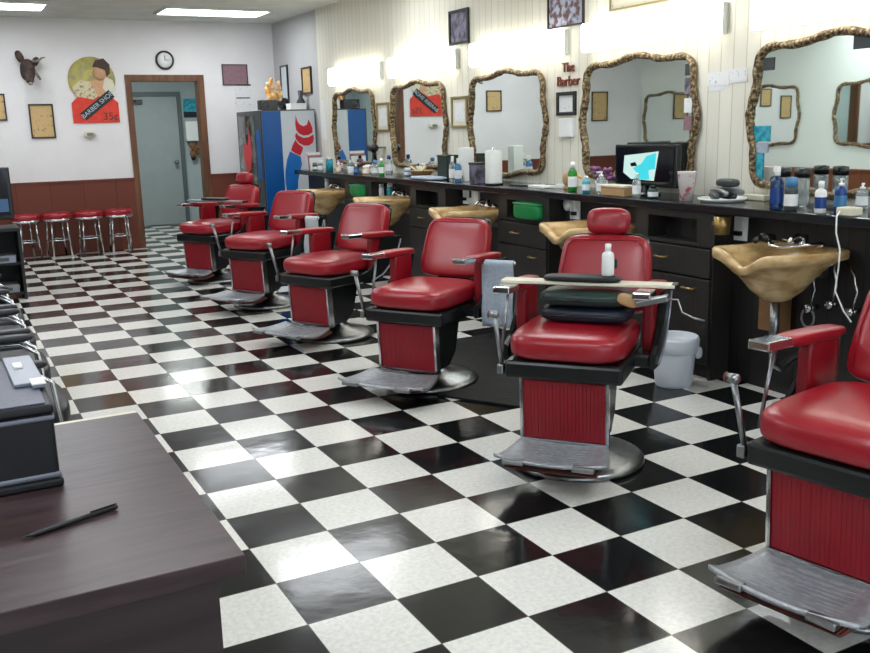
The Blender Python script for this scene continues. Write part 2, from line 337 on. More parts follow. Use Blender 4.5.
def framed(name, label, wall, a, b, z0, z1, fm, am, fwid=.02, depth=.022, cat='picture', group=None, matt=None):
    """wall 'far': a, b are x; wall 'right': a, b are y; 'left' likewise"""
    cx, cz, w, h = (a+b)/2, (z0+z1)/2, abs(b-a), z1-z0
    rz = {'far': 0, 'right': PI/2*-1, 'left': PI/2}[wall]
    loc = {'far': (cx, YF, cz), 'right': (WX, cx, cz), 'left': (WL, cx, cz)}[wall]
    o = empty(name, loc, rz, label, cat, group)
    f = MB().box(-w/2, w/2, -depth, -.001, h/2-fwid, h/2, .002).box(-w/2, w/2, -depth, -.001, -h/2, -h/2+fwid, .002)
    f.box(-w/2, -w/2+fwid, -depth, -.001, -h/2+fwid, h/2-fwid, .002).box(w/2-fwid, w/2, -depth, -.001, -h/2+fwid, h/2-fwid, .002)
    f.build('frame', fm, o)
    MB().box(-w/2+fwid, w/2-fwid, -.01, -.002, -h/2+fwid, h/2-fwid).build('print', matt or am, o)
    if matt: MB().box(-w/2+fwid*2.6, w/2-fwid*2.6, -.012, -.0101, -h/2+fwid*2.6, h/2-fwid*2.6).build('artwork', am, o)
    return o
def text(body, size, m, parent, loc, rot, ext=.002, name='lettering', sx=1):
    c = bpy.data.curves.new(name, 'FONT'); c.body = body; c.size = size; c.extrude = ext; c.align_x = 'CENTER'; c.align_y = 'CENTER'
    c.materials.append(MT[m]); tmp = bpy.data.objects.new(name, c); COL.objects.link(tmp); C.view_layers[0].update()
    me = bpy.data.meshes.new_from_object(tmp); bpy.data.objects.remove(tmp); me.materials.clear(); me.materials.append(MT[m])
    o = bpy.data.objects.new(name, me); COL.objects.link(o); o.location = loc; o.rotation_euler = rot; o.scale = (sx, 1, 1)
    if parent: o.parent = parent
    return o

# ---------------------------------------------------------------- ceiling troffers
def troffer(x, y, label):
    o = empty('ceiling_light', (x, y, H), 0, label, 'ceiling light', 'recessed ceiling lights')
    MB().box(-.64, .64, -.32, -.29, -.03, -.001).box(-.64, .64, .29, .32, -.03, -.001).box(-.64, -.61, -.29, .29, -.03, -.001).box(.61, .64, -.29, .29, -.03, -.001).build('frame', 'fix', o)
    MB().box(-.61, .61, -.29, .29, -.022, -.002).build('diffuser', 'troffer', o)
    return o
tr = troffer(2.33, 9.05, 'bright rectangular ceiling light above the red and blue vending machine corner')
dup(tr, (-.18, 9.05, H), label='bright rectangular ceiling light above the mounted animal head on the far wall')
for k, y in enumerate((5.7, 2.4, -.9)):
    dup(tr, (2.33, y, H), label='bright rectangular ceiling light over the row of barber chairs, out of frame')
    dup(tr, (-.18, y, H), label='bright rectangular ceiling light over the open checkered floor, out of frame')
    dup(tr, (-2.3, y, H), label='added ceiling light panel brightening the opposite wall, out of frame')  # third column added only to put more light on the left wall

# ---------------------------------------------------------------- far wall
o = empty('wall_clock', (1.97, YF, 2.42), 0, 'round white wall clock with a black rim above the doorway', 'clock')
MB().lathe([(.118, 0), (.122, .012), (.118, .03), (.1, .034), (.096, .02), (.096, 0)], 36, T(rx=PI/2)).build('rim', 'black_frame', o)
MB().lathe([(.097, 0), (.097, .016), (0, .017)], 36, T(rx=PI/2)).build('face', 'white', o)
MB().box(-.004, .004, -.022, -.018, 0, .06).box(0, .05, -.022, -.018, -.003, .003).build('hand', 'black_frame', o)
framed('framed_picture', 'tan figure print in a dark frame below the mounted animal head', 'far', .26, .545, 1.465, 1.883, 'dk_frame', 'tan_art', .018, group='pictures on the far wall')
framed('framed_picture', 'tan print in a dark frame cut off by the left edge of the photo', 'far', -.27, .01, 1.69, 2.01, 'dk_frame', 'tan_art', .018, group='pictures on the far wall')
framed('framed_picture', 'tall tan print seen only inside the mirror behind the television', 'far', -2.36, -2.03, 1.5, 1.98, 'dk_frame', 'tan_art', .018, group='pictures on the far wall')
framed('framed_plaque', 'mauve plaque with a thin dark frame between doorway and vending machine', 'far', 2.715, 3.067, 2.10, 2.375, 'dk_frame', 'mauve', .012)
o = empty('notice_sheet', (3.03, YF, 1.95), 0, 'white notices with dark headings pinned above the vending machine', 'notice')
MB().box(-.15, .08, -.006, -.001, .03, .17).build('sheet', 'print', o); MB().box(-.16, .06, -.006, -.001, -.14, -.0).build('sheet', 'print', o)
MB().box(-.13, .07, -.009, -.0061, .145, .165).box(-.14, .05, -.009, -.0061, -.025, -.01).build('heading', 'dgrey', o)
o = empty('thermostat', (.95, YF, 1.50), 0, 'small oval off-white wall fitting below the barber poster', 'thermostat')
MB().pad(.15, .07, .09, 6, 3, T(y=-.02)).build('cover', 'cream', o); MB().pad(.09, .03, .04, 5, 3, T(y=-.055)).build('grille', 'grey', o)
# cut-out poster
o = empty('barber_poster', (1.04, YF, 2.05), 0, 'round cut-out barber poster with red base and slanted lettered plate', 'poster')
MB().lathe([(.285, 0), (.285, .012), (0, .012)], 40, T(z=.12, rx=PI/2)).build('disc', 'olive', o)
MB().box(-.27, .295, -.016, -.001, -.41, -.16).prism([(-.27, -.16), (-.19, -.08), (.2, -.08), (.295, -.16)], 1, -.016, -.001).build('base_card', 'red_card', o)
p = MB().lathe([(.085, 0), (.085, .006), (0, .006)], 20, T(.10, -.012, .2, rx=PI/2)); p.prism([(-.03, .1), (.2, .16), (.27, .02), (.2, -.1), (.05, -.08)], 1, -.017, -.012); p.build('figure', 'skin', o)
MB().prism([(.02, .28), (.06, .36), (.16, .385), (.23, .31), (.225, .2), (.18, .16), (.17, .24), (.09, .27)], 1, -.022, -.012).build('figure_hair', 'hair', o)
MB().prism([(-.24, .04), (-.14, .12), (-.04, .1), (.08, .07), (.1, -.04), (0, -.12), (-.1, -.1), (-.22, -.08)], 1, -.0165, -.012).build('figure_clothes', 'cloth_w', o)
MB().prism([(.16, .16), (.25, .12), (.28, .0), (.2, -.08), (.12, .02)], 1, -.021, -.012).build('shirt', 'cream', o)
pl = MB().box(-.235, .235, -.026, -.0175, -.055, .055, 0, T(.035, 0, -.19, ry=-.66)).build('plate', 'plate', o)
text('BARBER SHOP', .078, 'letter', o, (.035, -.0285, -.19), (PI/2, -.66, 0), .001)
text('35\u00a2', .13, 'plate', o, (.185, -.018, -.335), (PI/2, 0, 0), .001)
# mounted head
o = empty('animal_head_mount', (.30, YF, 2.28), 0, 'dark brown mounted animal head with short horns on the far wall', 'trophy')
MB().pad(.17, .05, .24, 6, 2.6, T(y=-.025)).build('backboard', 'hide', o)
MB().pad(.15, .26, .20, 8, 2.3, T(0, -.14, .02, rx=.5)).pad(.10, .2, .11, 8, 2.3, T(-.01, -.27, -.09, rx=.9)).build('head', 'hide', o)
MB().pad(.09, .03, .15, 6, 2.2, T(-.08, -.1, .16, ry=-.35)).build('ear', 'hide', o); MB().pad(.08, .03, .13, 6, 2.2, T(.09, -.1, .10, ry=.6)).build('ear', 'hide', o)
MB().tube([(.05, -.14, .1), (.11, -.17, .1), (.16, -.17, .14), (.2, -.15, .15)], .014, 8, rf=lambda t: .016*(1-t)+.004).tube([(.04, -.17, .02), (.09, -.2, -.06), (.12, -.2, -.12)], .02, 8, rf=lambda t: .02*(1-t)+.006).build('horn', 'horn', o)
MB().pad(.055, .05, .04, 5, 2.2, T(-.01, -.335, -.17)).build('nose', 'horn', o)
# hall items
o = empty('hall_poster', (2.97, 13.2, 1.88), 0, 'blue seascape poster on the hall wall through the doorway', 'poster')
MB().box(-.11, .11, -.012, -.001, -.06, .15).build('upper_print', 'teal', o); MB().box(-.11, .11, -.012, -.001, -.15, -.06).build('lower_band', 'dblue', o)
o = empty('towel_dispenser', (2.97, 13.2, 1.5), 0, 'white paper towel dispenser under the blue hall poster', 'dispenser')
MB().box(-.12, .12, -.12, -.001, -.15, .17, .015).build('housing', 'white', o); MB().box(-.09, .09, -.11, -.02, -.158, -.15).build('slot', 'dgrey', o)
o = empty('wall_plant', (2.98, 13.2, 1.2), 0, 'small brown dried bouquet hanging on the hall wall', 'bouquet')
b = MB()
for k in range(16):
    a = rnd.uniform(0, 2*PI); b.pad(.06, .05, .11, 4, 2.2, T(rnd.uniform(-.09, .09), -.06-rnd.uniform(0, .05), rnd.uniform(-.08, .14), rnd.uniform(-.5, .5), rnd.uniform(-.8, .8)))
b.build('bouquet', 'card', o); MB().lathe([(.03, -.16), (.045, -.06), (.04, -.04)], 16, T(-.03, -.06)).build('vase', 'black', o)
MB().box(-.004, .004, -.03, -.001, -.02, .04).build('hook', 'steel', o)

# ---------------------------------------------------------------- right wall pictures
framed('framed_mirror', 'tall narrow dark-framed mirror in the corner over the vending machine', 'right', 9.66, 9.94, 1.75, 2.336, 'black_frame', 'vm_white', .022, cat='mirror')
framed('framed_picture', 'tan print in a brown frame on the shaded wall by the corner', 'right', 8.79, 9.12, 1.93, 2.26, 'dk_frame', 'tan_art', .022, group='pictures on the mirror wall')
o = tag(MB().box(WX-.005, WX-.001, 8.36, 8.52, 1.36, 1.84).build('paper_notice', 'print'), 'long white paper sheet left of the farthest carved mirror', 'notice')
framed('framed_certificate', 'certificate in a pale brass frame between the two farthest mirrors', 'right', 6.56, 6.86, 1.45, 1.75, 'gold_frame', 'print', .022, matt='cream', cat='certificate')
framed('framed_certificate', 'certificate in a brass frame under the small dark landscape picture', 'right', 4.905, 5.2, 1.47, 1.75, 'gold_frame', 'print', .022, matt='cream', cat='certificate')
framed('framed_picture', 'small dark-framed landscape photo high between two vanity lights', 'right', 4.86, 5.21, 2.2, 2.5, 'black_frame', 'photo', .025, group='pictures on the mirror wall')
framed('framed_picture', 'brown collage picture touching the top of the photo', 'right', 3.2, 3.65, 2.19, 2.62, 'dk_frame', 'fphoto', .012, group='pictures on the mirror wall')
framed('framed_picture', 'beige drawing standing above the second vanity light', 'right', 2.32, 2.9, 2.24, 2.7, 'gold_frame', 'sketch', .012, group='pictures on the mirror wall')
framed('framed_certificate', 'small certificate in a thick black frame under the wooden letters', 'right', 3.29, 3.53, 1.545, 1.72, 'black_frame', 'print', .027, cat='certificate')
tag(MB().box(WX-.03, WX-.001, 3.31, 3.485, 1.385, 1.525, .004).build('thermostat_cover', 'white'), 'small square white cover below the black-framed certificate', 'wall fitting')
o = empty('notice_papers', (WX, 1.78, 1.72), 0, 'overlapping white notices taped between the two nearest mirrors', 'notice')
for a, b2, c, d, t in [(-.16, .0, -.02, .06, .003), (-.02, .16, -.03, .05, .004), (.02, .15, -.06, .02, .002)]: MB().box(-t-.001, -.001-t*.2, a, b2, c, d).build('sheet', 'print', o)
o = empty('wooden_letters', (WX, 3.39, 1.84), 0, 'reddish wooden wall lettering in two rows above a black-framed certificate', 'sign')
text('The', .10, 'wood_letter', o, (-.008, 0, .055), (PI/2, 0, -PI/2), .006); text('Barber', .105, 'wood_letter', o, (-.008, 0, -.045), (PI/2, 0, -PI/2), .006)

# ---------------------------------------------------------------- carved mirrors and vanity lights
def outline(a, b, n=160):
    P = []
    for i in range(n):
        th = 2*PI*i/n; c, s = math.cos(th), math.sin(th); k = 5.2
        r = (abs(c)**k+abs(s)**k)**(-1/k); u, v = c*r, s*r
        wv = .019*math.cos(2*PI*u)*max(0, abs(v)-.6)/.4; wu = .020*math.cos(2*PI*v)*max(0, abs(u)-.6)/.4
        P.append((u*a+(wu if u > 0 else -wu), v*b+(wv if v > 0 else -wv)))
    return P
def make_mirror():
    o = empty('carved_mirror', (0, 0, 0))
    P = outline(.563, .395)
    MB().prism(P, 0, -.016, -.004).build('glass', 'mirror', o)
    pts = [(-.024, u, v) for u, v in outline(.578, .41, 260)]
    MB().tube(pts, .03, 12, True, rf=lambda t: .0225+.0016*math.sin(t*2*PI*37)+.0018*math.sin(t*2*PI*23+1)).build('carved_frame', 'carved', o)
    return o
def make_vanity():
    o = empty('vanity_light', (0, 0, 0))
    MB().box(-.03, -.001, -.665, .665, -.09, .09, .004).build('back_box', 'fix', o)
    MB().prism([(-.0305, -.098), (-.085, -.098), (-.10, -.08), (-.10, .08), (-.085, .098), (-.0305, .098)], 1, -.655, .655).build('diffuser', 'vanity', o)
    for s in (-1, 1): MB().box(-.045, -.0305, s*.662-.006, s*.662+.006, -.09, .09, .002).build('end_cap', 'fix', o)
    return o
mir = make_mirror(); van = make_vanity()
ML = [(.985, 'nearest carved gilt mirror, cut off by the right edge'), (2.61, 'carved gilt mirror behind the small television'),
      (4.27, 'carved gilt mirror behind the patterned paper towel roll'), (5.9, 'carved gilt mirror that reflects the red poster'), (7.5, 'farthest carved gilt mirror, reflecting the blue vending machine')]
for i, (y, l) in enumerate(ML):
    m_ = mir if i == 0 else dup(mir)
    m_.location = (WX, y-.01, 1.495); m_.rotation_euler = (0, 0, 0); tag(m_, l, 'mirror', 'carved mirrors along the counter')
VL = [(.87, 'nearest vanity light box, cut off at the top right'), (2.46, 'long vanity light box above the television mirror'), (4.06, 'vanity light box right of the small dark landscape picture'),
      (5.72, 'vanity light box above the mirror reflecting the red poster'), (7.35, 'farthest vanity light box near the corner')]
for i, (y, l) in enumerate(VL):
    v_ = van if i == 0 else dup(van)
    v_.location = (WX, y, 2.08); tag(v_, l, 'vanity light', 'vanity lights over the mirrors')
for y, l in [(5.7, 'carved mirror on the opposite wall, seen large in the nearest mirror'), (7.47, 'carved mirror on the opposite wall, seen behind teal cards in the nearest mirror'), (9.56, 'carved mirror on the opposite wall, seen inside the television mirror')]:
    dup(mir, (WL, y, 1.51), PI, l, 'mirrors on the opposite wall')
# cards tucked into mirror frames
def card(y, z, w, h, m, label, cat='card', x=WX-.03, tilt=0):
    return tag(MB().box(-.002, .002, -w/2, w/2, -h/2, h/2).build('tucked_card', m, None, (x, y, z), (tilt, 0, 0)), label, cat)
card(1.475, 1.40, .12, .09, 'teal', 'teal card tucked into the left frame of the nearest mirror', x=WX-.020)
card(1.48, 1.32, .11, .055, 'towel_b', 'pale blue card between two teal cards on the nearest mirror', x=WX-.020)
card(1.5, 1.215, .09, .15, 'teal', 'tall teal card lowest on the nearest mirror frame', x=WX-.020)
card(1.45, 1.79, .08, .07, 'dgrey', 'small dark card in the top left corner of the nearest mirror', x=WX-.020)
card(.84, 1.86, .1, .07, 'dgrey', 'small dark card under the top frame of the nearest mirror', x=WX-.020)
for k, (z, h, m_, l) in enumerate([(1.80, .07, 'dgrey', 'dark snapshot topmost on the right frame of the television mirror'), (1.70, .10, 'photo', 'pale purple snapshot second from top on the television mirror'),
        (1.58, .09, 'print', 'white snapshot with marks third from top on the television mirror'), (1.47, .09, 'mauve', 'reddish snapshot lowest on the television mirror')]):
    card(2.09, z, .07, h, m_, l, 'photo', x=WX-.020)

# ---------------------------------------------------------------- counter, panel, cabinets
tag(MB().box(2.955, WX-.002, -.65, 8.25, .972, 1.02, .006).build('worktop', 'counter'), 'long glossy black worktop running below the mirrors', 'counter')
struct('wall_recess', MB().box(3.13, WX-.003, -.65, 8.25, 0, .970), 'dark_panel')
def make_cabinet():
    o = empty('cabinet', (0, 0, 0))
    x0, x1, h = 2.985, 3.128, .97
    b = MB().box(x0, x1, -.34, -.32, 0, h).box(x0, x1, .32, .34, 0, h).box(x0, x1, -.32, .32, .93, h).box(x0, x1, -.32, .32, .775, .795).box(x0, x1, -.32, -.2, .795, .93).box(x0, x1, .22, .32, .795, .93)
    b.box(x0+.03, x1, -.32, .32, 0, .775).build('carcass', 'dark_wood', o)
    d = MB().box(x0-.018, x0, -.325, .325, .60, .765, .004).build('drawer', 'dark_wood', o)
    MB().tube([(x0-.018, .02, .69), (x0-.045, .03, .69), (x0-.045, .11, .69), (x0-.018, .12, .69)], .006, 8).build('handle', 'brass', d)
    d = MB().box(x0-.018, x0, -.325, .325, .09, .59, .004).build('door', 'dark_wood', o)
    MB().tube([(x0-.018, -.22, .53), (x0-.045, -.21, .53), (x0-.045, -.13, .53), (x0-.018, -.12, .53)], .006, 8).build('handle', 'brass', d)
    return o
cab = make_cabinet()
CL = [(1.71, 'dark cabinet with open cubby behind the white bucket'), (3.33, 'dark cabinet with a green tub in its cubby, right of the hung blue-grey towel'), (4.87, 'dark cabinet below the blue spray bottles, mid counter'),
      (6.42, 'dark cabinet far down the counter with a green tub in it')]
for i, (y, l) in enumerate(CL):
    c_ = cab if i == 0 else dup(cab)
    c_.location = (0, y, 0); tag(c_, l, 'cabinet', 'dark cabinets under the worktop')
def tub(y, label):
    o = empty('green_tub', (2.99, y, .797), 0, label, 'tub', 'green tubs in the cabinet cubbies')
    MB().pad(.16, .34, .13, 8, 5, T(0.02, 0, .066)).build('body', 'green', o); MB().pad(.165, .35, .02, 6, 6, T(.02, 0, .118)).build('lid', 'green', o)
tub(3.24, 'green plastic tub nearest the camera, in a cabinet cubby'); tub(6.38, 'green plastic tub in the far cabinet cubby, between two sinks')

# ---------------------------------------------------------------- shampoo bowls
def make_bowl():
    o = empty('shampoo_bowl', (0, 0, 0))
    # rim outline (local x towards the chair is negative); deep basin below
    W2, D = .25, .52
    def rim(t):
        a = 2*PI*t; c, s = math.cos(a), math.sin(a); k = 6; r = (abs(c)**k+abs(s)**k)**(-1/k)
        return c*r, s*r
    N = 64; vs = []; fs = []
    levels = [(1, 0, 0), (1, .032, 0), (.97, .042, 0), (.84, .036, 0), (.76, .0, .2), (.56, -.07, .7), (.36, -.13, .9), (.08, -.15, 1)]
    def P(t, sc, z, rd):
        u, v = rim(t); u2, v2 = math.cos(2*PI*t), math.sin(2*PI*t)
        u = u*(1-rd)+u2*rd; v = v*(1-rd)+v2*rd
        x = -D/2+u*sc*D/2; y = v*sc*W2*(1+.10*max(0, u)*(1-rd))
        notch = max(0, -u-.72)/.28*math.exp(-(v/.42)**2)*.07*(1-rd)
        return (x-.0, y, z-notch+(.01*abs(v)*max(0, -u) if z > 0 else 0))
    for sc, z, rd in levels:
        for k in range(N): vs.append(P(k/N, sc, z, rd))
    out = [(.93, -.012, .15), (.84, -.04, .45), (.70, -.10, .8), (.52, -.165, 1), (.28, -.215, 1), (.06, -.235, 1)]
    for sc, z, rd in out:
        for k in range(N): vs.append(P(k/N, sc, z, rd))
    nl = len(levels)
    def ring(a, b2):
        for k in range(N): fs.append((a*N+k, a*N+(k+1) % N, b2*N+(k+1) % N, b2*N+k))
    for i in range(nl-1): ring(i, i+1)
    fs.append(tuple((nl-1)*N+k for k in range(N)))
    ring(0, nl)
    for i in range(len(out)-1): ring(nl+i, nl+i+1)
    fs.append(tuple((nl+len(out)-1)*N+k for k in range(N)))
    MB().geom(vs, fs, None, True).build('basin', 'marble', o)
    f = MB().lathe([(.03, 0), (.03, .02), (.018, .03), (.018, .06), (0, .065)], 16, T(-.07, 0, .038)).tube([(-.07, 0, .08), (-.12, 0, .10), (-.17, 0, .085), (-.19, 0, .06)], .011, 10)
    for s in (-1, 1): f.lathe([(.022, 0), (.024, .02), (.012, .03), (0, .034)], 14, T(-.06, s*.09, .038)).cyl((-.06, s*.09, .06), (-.10, s*.12, .066), .006)
    f.build('faucet', 'chrome', o)
    MB().cyl((-.26, 0, -.235), (-.26, 0, -.50), .024).tube([(-.26, 0, -.48), (-.26, 0, -.56), (-.2, 0, -.59), (-.12, 0, -.55), (-.0, 0, -.53)], .02, 10).build('drain_pipe', 'steel', o)
    MB().box(-.03, .0, -.1, .1, -.12, -.02).build('bracket', 'steel', o)
    return o
bowl = make_bowl()
BL = [(.81, 'tan marbled shampoo bowl nearest the camera with a hose in it'), (2.38, 'tan marbled shampoo bowl behind the headrest of a barber chair'), (3.95, 'tan marbled shampoo bowl behind the chair with the hung towel'),
      (5.50, 'tan marbled shampoo bowl, second from the vending machine'), (7.1, 'tan marbled shampoo bowl nearest the vending machine')]
for i, (y, l) in enumerate(BL):
    b_ = bowl if i == 0 else dup(bowl)
    b_.location = (3.127, y, .80); tag(b_, l, 'sink', 'shampoo bowls along the counter')
o = empty('spray_hose', (2.86, .82, .80), 0, 'black and chrome spray hose lying in the nearest shampoo bowl', 'hose')
MB().tube([(.12, .10, .06), (.05, .09, .075), (-.01, .03, .055), (.0, -.05, .05), (.07, -.12, .065), (.14, -.16, .07)], .009, 10).build('hose', 'chrome', o)
MB().cyl((.11, .12, .07), (.04, .14, .085), .028, r1=.02).cyl((.04, .14, .085), (-.02, .12, .07), .014).build('spray_head', 'black', o)
def outlet(y, z, label, plug=True, x=3.13):
    o = empty('wall_outlet', (x, y, z), 0, label, 'outlet', 'outlets below the worktop')
    MB().box(-.008, -.001, -.05, .05, -.07, .07, .002).build('plate', 'white', o)
    MB().box(-.012, -.008, -.018, .018, .01, .042, .001).box(-.012, -.008, -.018, .018, -.042, -.01, .001).build('socket', 'white', o)
    if plug: MB().box(-.04, -.012, -.022, .022, -.04, -.014, .004).build('plug', 'black', o)
    return o
outlet(1.312, .885, 'white wall outlet with a black plug beside the nearest sink')
outlet(2.86, .89, 'white wall outlet behind the chair with the headrest')
outlet(4.42, .905, 'white outlet with black plug above the middle shampoo bowl')
outlet(5.93, .90, 'white outlet beside the farther green tub', True)
o = empty('round_timer', (3.13, 2.935, .92), 0, 'round white dial on the dark panel beside the nearer green tub', 'timer')
MB().lathe([(.045, 0), (.045, .03), (.03, .04), (0, .042)], 24, T(ry=-PI/2)).build('dial', 'white', o); MB().box(-.03, -.001, -.05, -.04, -.1, -.02).build('cord_clip', 'white', o)
o = empty('round_timer', (3.13, 4.31, .86), 0, 'small cream dial behind the middle shampoo bowl', 'timer')
MB().lathe([(.035, 0), (.035, .03), (0, .036)], 24, T(ry=-PI/2)).build('dial', 'cream', o); MB().box(-.02, -.001, -.006, .006, -.08, -.03).build('cord_clip', 'grey', o)
o = empty('cup_holder', (3.02, 1.352, .86), 0, 'brass cup holder mounted beside the cabinet right of the headrest chair', 'holder')
MB().lathe([(.035, 0), (.045, .1), (.048, .1), (.04, 0)], 20, T(-.03, -.03, 0)).build('cup', 'brass', o); MB().box(-.06, .0, -.005, .02, .05, .07).build('bracket', 'brass', o)
tag(MB().box(3.108, 3.128, 4.19, 4.3, .80, .955, .002).build('towel_strip', 'white'), 'white paper towel strip hanging below the worktop edge', 'towel')
def bottle(name, x, y, z, r, h, m, cap, label, style='pump', group=None, cat='bottle', band=None):
    o = empty(name, (x, y, z), rnd.uniform(0, 3), label, cat, group)
    MB().lathe([(r*.9, 0), (r, .006), (r, h*.62), (r*.85, h*.70), (r*.4, h*.76), (r*.36, h*.8)], 20).build('body', m, o)
    if style == 'pump': MB().lathe([(r*.45, h*.78), (r*.45, h*.86), (r*.16, h*.88), (r*.16, h*.96)], 14).box(-r*.3, r*1.0, -r*.2, r*.2, h*.94, h).build('pump', cap, o)
    elif style == 'spray': MB().lathe([(r*.42, h*.78), (r*.42, h*.86)], 14).box(-r*.5, r*1.1, -r*.28, r*.28, h*.86, h, .002).box(r*.5, r*.75, -r*.15, r*.15, h*.74, h*.87).build('trigger_head', cap, o)
    elif style == 'can': MB().lathe([(r*.86, h*.70), (r*.86, h*.97), (r*.6, h), (0, h)], 18).build('cap', cap, o)
    else: MB().lathe([(r*.5, h*.78), (r*.5, h*.98), (0, h)], 16).build('cap', cap, o)
    MB().lathe([(r*1.012, h*.15), (r*1.012, h*.5)], 20, cap=False).build('label_band', band or {'blue': 'lblue', 'navy': 'blue', 'white': 'blue', 'clear': 'paper'}.get(m, 'paper'), o)
    return o
K = 1.021
bottle('spray_bottle', 3.0, .958, K, .034, .225, 'navy', 'white', 'tall navy bottle with a white nozzle, leftmost by the nearest mirror', 'spray')
bottle('liquid_bottle', 3.01, .872, K, .034, .17, 'dgrey', 'lblue', 'grey bottle with a bright blue top beside the tall navy bottle', 'can')
bottle('lotion_bottle', 3.01, .69, K, .028, .16, 'white', 'white', 'slim white bottle with blue bands near the worktop edge', 'cap')
bottle('pump_bottle', 3.13, .67, K, .030, .165, 'blue', 'white', 'dark blue pump bottle right of the slim white bottle')
bottle('pump_bottle', 3.33, .70, K, .030, .13, 'clear', 'white', 'clear pump bottle with white top close under the nearest mirror')
for y, l in [(1.17, 'black-lidded jar left of its twin under the nearest mirror'), (1.04, 'black-lidded jar right of its twin under the nearest mirror')]:
    o = empty('lidded_jar', (3.28, y, K), 0, l, 'jar', 'black-lidded jars')
    MB().lathe([(.035, 0), (.04, .01), (.04, .14), (.035, .15)], 20).build('body', 'clear', o); MB().lathe([(.042, .15), (.042, .195), (.02, .20), (0, .20)], 20).build('lid', 'black', o)
o = empty('charger_box', (3.0, .52, K), 0, 'white charger block on the worktop edge with a hanging cord', 'charger')
MB().box(-.03, .05, -.045, .045, 0, .04, .006).build('block', 'cream', o)
MB().tube([(-.03, .02, .02), (-.052, .02, .0), (-.055, .015, -.08), (-.05, -.01, -.16), (-.04, .0, -.25), (-.055, .0, -.36), (-.06, -.06, -.45), (-.05, -.10, -.5)], .004, 8).build('cord', 'white', o)
# plumbing below nearest sink
o = empty('plumbing_valves', (3.13, .64, .52), 0, 'tangled chrome supply valves and tubes under the nearest sink', 'plumbing')
for dy, dz in ((.13, .0), (.0, .04), (-.12, .02)):
    MB().cyl((-.001, dy, dz), (-.06, dy, dz), .014).lathe([(.022, 0), (.022, .02), (0, .022)], 14, T(-.06, dy, dz, ry=-PI/2)).tube([(-.05, dy, dz), (-.06, dy-.03, dz+.1), (-.05, dy-.0, dz+.18), (-.02, dy*.4, dz+.24)], .006, 8).build('valve', 'chrome', o)
MB().tube([(-.03, .16+.04*math.cos(a*.5), -.06+.05*math.sin(a*.5)) for a in range(0, 26)], .006, 8).build('coiled_tube', 'steel', o)
tag(MB().box(3.03, 3.128, .93, 1.07, .36, .58, .004).build('wooden_box', 'card'), 'small brown box on the panel under the nearest sink', 'box')

# ---------------------------------------------------------------- things on the worktop, station by station
o = empty('small_television', (3.20, 2.215, K), 0, 'small flat television glowing cyan in front of a carved mirror', 'television')
MB().lathe([(.1, 0), (.1, .012), (.03, .02), (.02, .06), (0, .06)], 24, T(.0, 0, 0)).build('stand', 'black', o)
MB().box(-.015, .03, -.295, .295, .055, .32, .008).build('body', 'black', o)
s_ = MB().box(-.018, -.0151, -.275, .275, .075, .30).build('screen', 'dark_scr', o)
MB().prism([(.19, .25), (.2, .14), (.12, .10), (-.1, .095), (-.14, .28), (.02, .265)], 0, -.0205, -.0181).build('bright_picture', 'pale_scr', s_)
MB().prism([(.10, .1), (.05, .13), (.10, .17), (.02, .20), (-.03, .25), (-.12, .27), (-.11, .17), (-.05, .16), (-.06, .10)], 0, -.022, -.0206).build('cyan_picture', 'cyan', s_)
MB().prism([(.13, .2), (.08, .21), (.06, .185), (.12, .18)], 0, -.0222, -.0206).build('dark_figure', 'dark_scr', s_)
o = empty('round_tray', (3.19, 1.53, K), 0, 'round white-rimmed tray holding clippers right of the television', 'tray')
MB().lathe([(.0, .002), (.115, .002), (.135, .02), (.14, .022), (.138, .014), (.12, 0), (0, 0)], 36).build('dish', 'white', o)
o = empty('clipper_set', (3.19, 1.53, K+.006), 0, 'grey and chrome hair clippers heaped on the round tray', 'clippers')
for k in range(4):
    c_ = MB().pad(.045, .15, .045, 6, 3, T(-.06+.045*k, .0, .028+.02*(k % 2), rx=.1, rz=.35*k-.6)).build('clipper_body', ['dgrey', 'steel', 'black', 'grey'][k], o)
    MB().box(-.018, .018, .07, .085, -.01, .01, 0, T(-.06+.045*k, 0, .028+.02*(k % 2), rz=.35*k-.6)).build('blade', 'chrome', c_)
MB().pad(.07, .16, .05, 6, 3, T(.02, -.02, .10)).build('charging_base', 'dgrey', o)
o = empty('drinking_cup', (3.08, 1.71, K), 0, 'large white paper cup with a pink print next to the television', 'cup')
MB().lathe([(.038, 0), (.054, .165), (.056, .17), (.052, .168), (.036, .01), (0, .01)], 24).build('cup', 'pinkc', o)
tag(MB().box(3.345, 3.43, 1.36, 1.54, K, K+.03, .004).build('flat_box', 'cream', ), 'flat cream box at the wall between the two nearest mirrors', 'box')
bottle('clear_bottle', 3.03, 2.10, K, .027, .15, 'clear', 'white', 'clear bottle in front of the glowing television picture', 'spray')
bottle('hair_product', 3.06, 1.98, K, .033, .08, 'cyl_green', 'black', 'squat dark green bottle between television and pink-printed cup', 'cap')
o = empty('tan_box', (3.04, 2.29, K), 0, 'long tan lidded box in front of the television', 'box')
MB().box(-.05, .05, -.12, .12, 0, .055, .005).build('body', 'tan', o); MB().box(-.054, .054, -.124, .124, .055, .07, .004).build('lid', 'cream', o)
o = empty('purple_flowers', (3.24, 2.72, K), 0, 'purple flowers in a small pot left of the television', 'flowers')
MB().lathe([(.035, 0), (.045, .07), (.04, .07), (0, .06)], 16).build('pot', 'white', o)
b = MB()
for k in range(26): b.pad(.035, .035, .025, 3, 2.2, T(rnd.uniform(-.06, .06), rnd.uniform(-.12, .12), .09+rnd.uniform(0, .07), rnd.uniform(-1, 1), rnd.uniform(-1, 1)))
b.build('petals', 'flower', o)
bottle('pump_bottle', 3.04, 2.47, K, .032, .15, 'clear', 'white', 'clear pump bottle with white head next to the teal bottle')
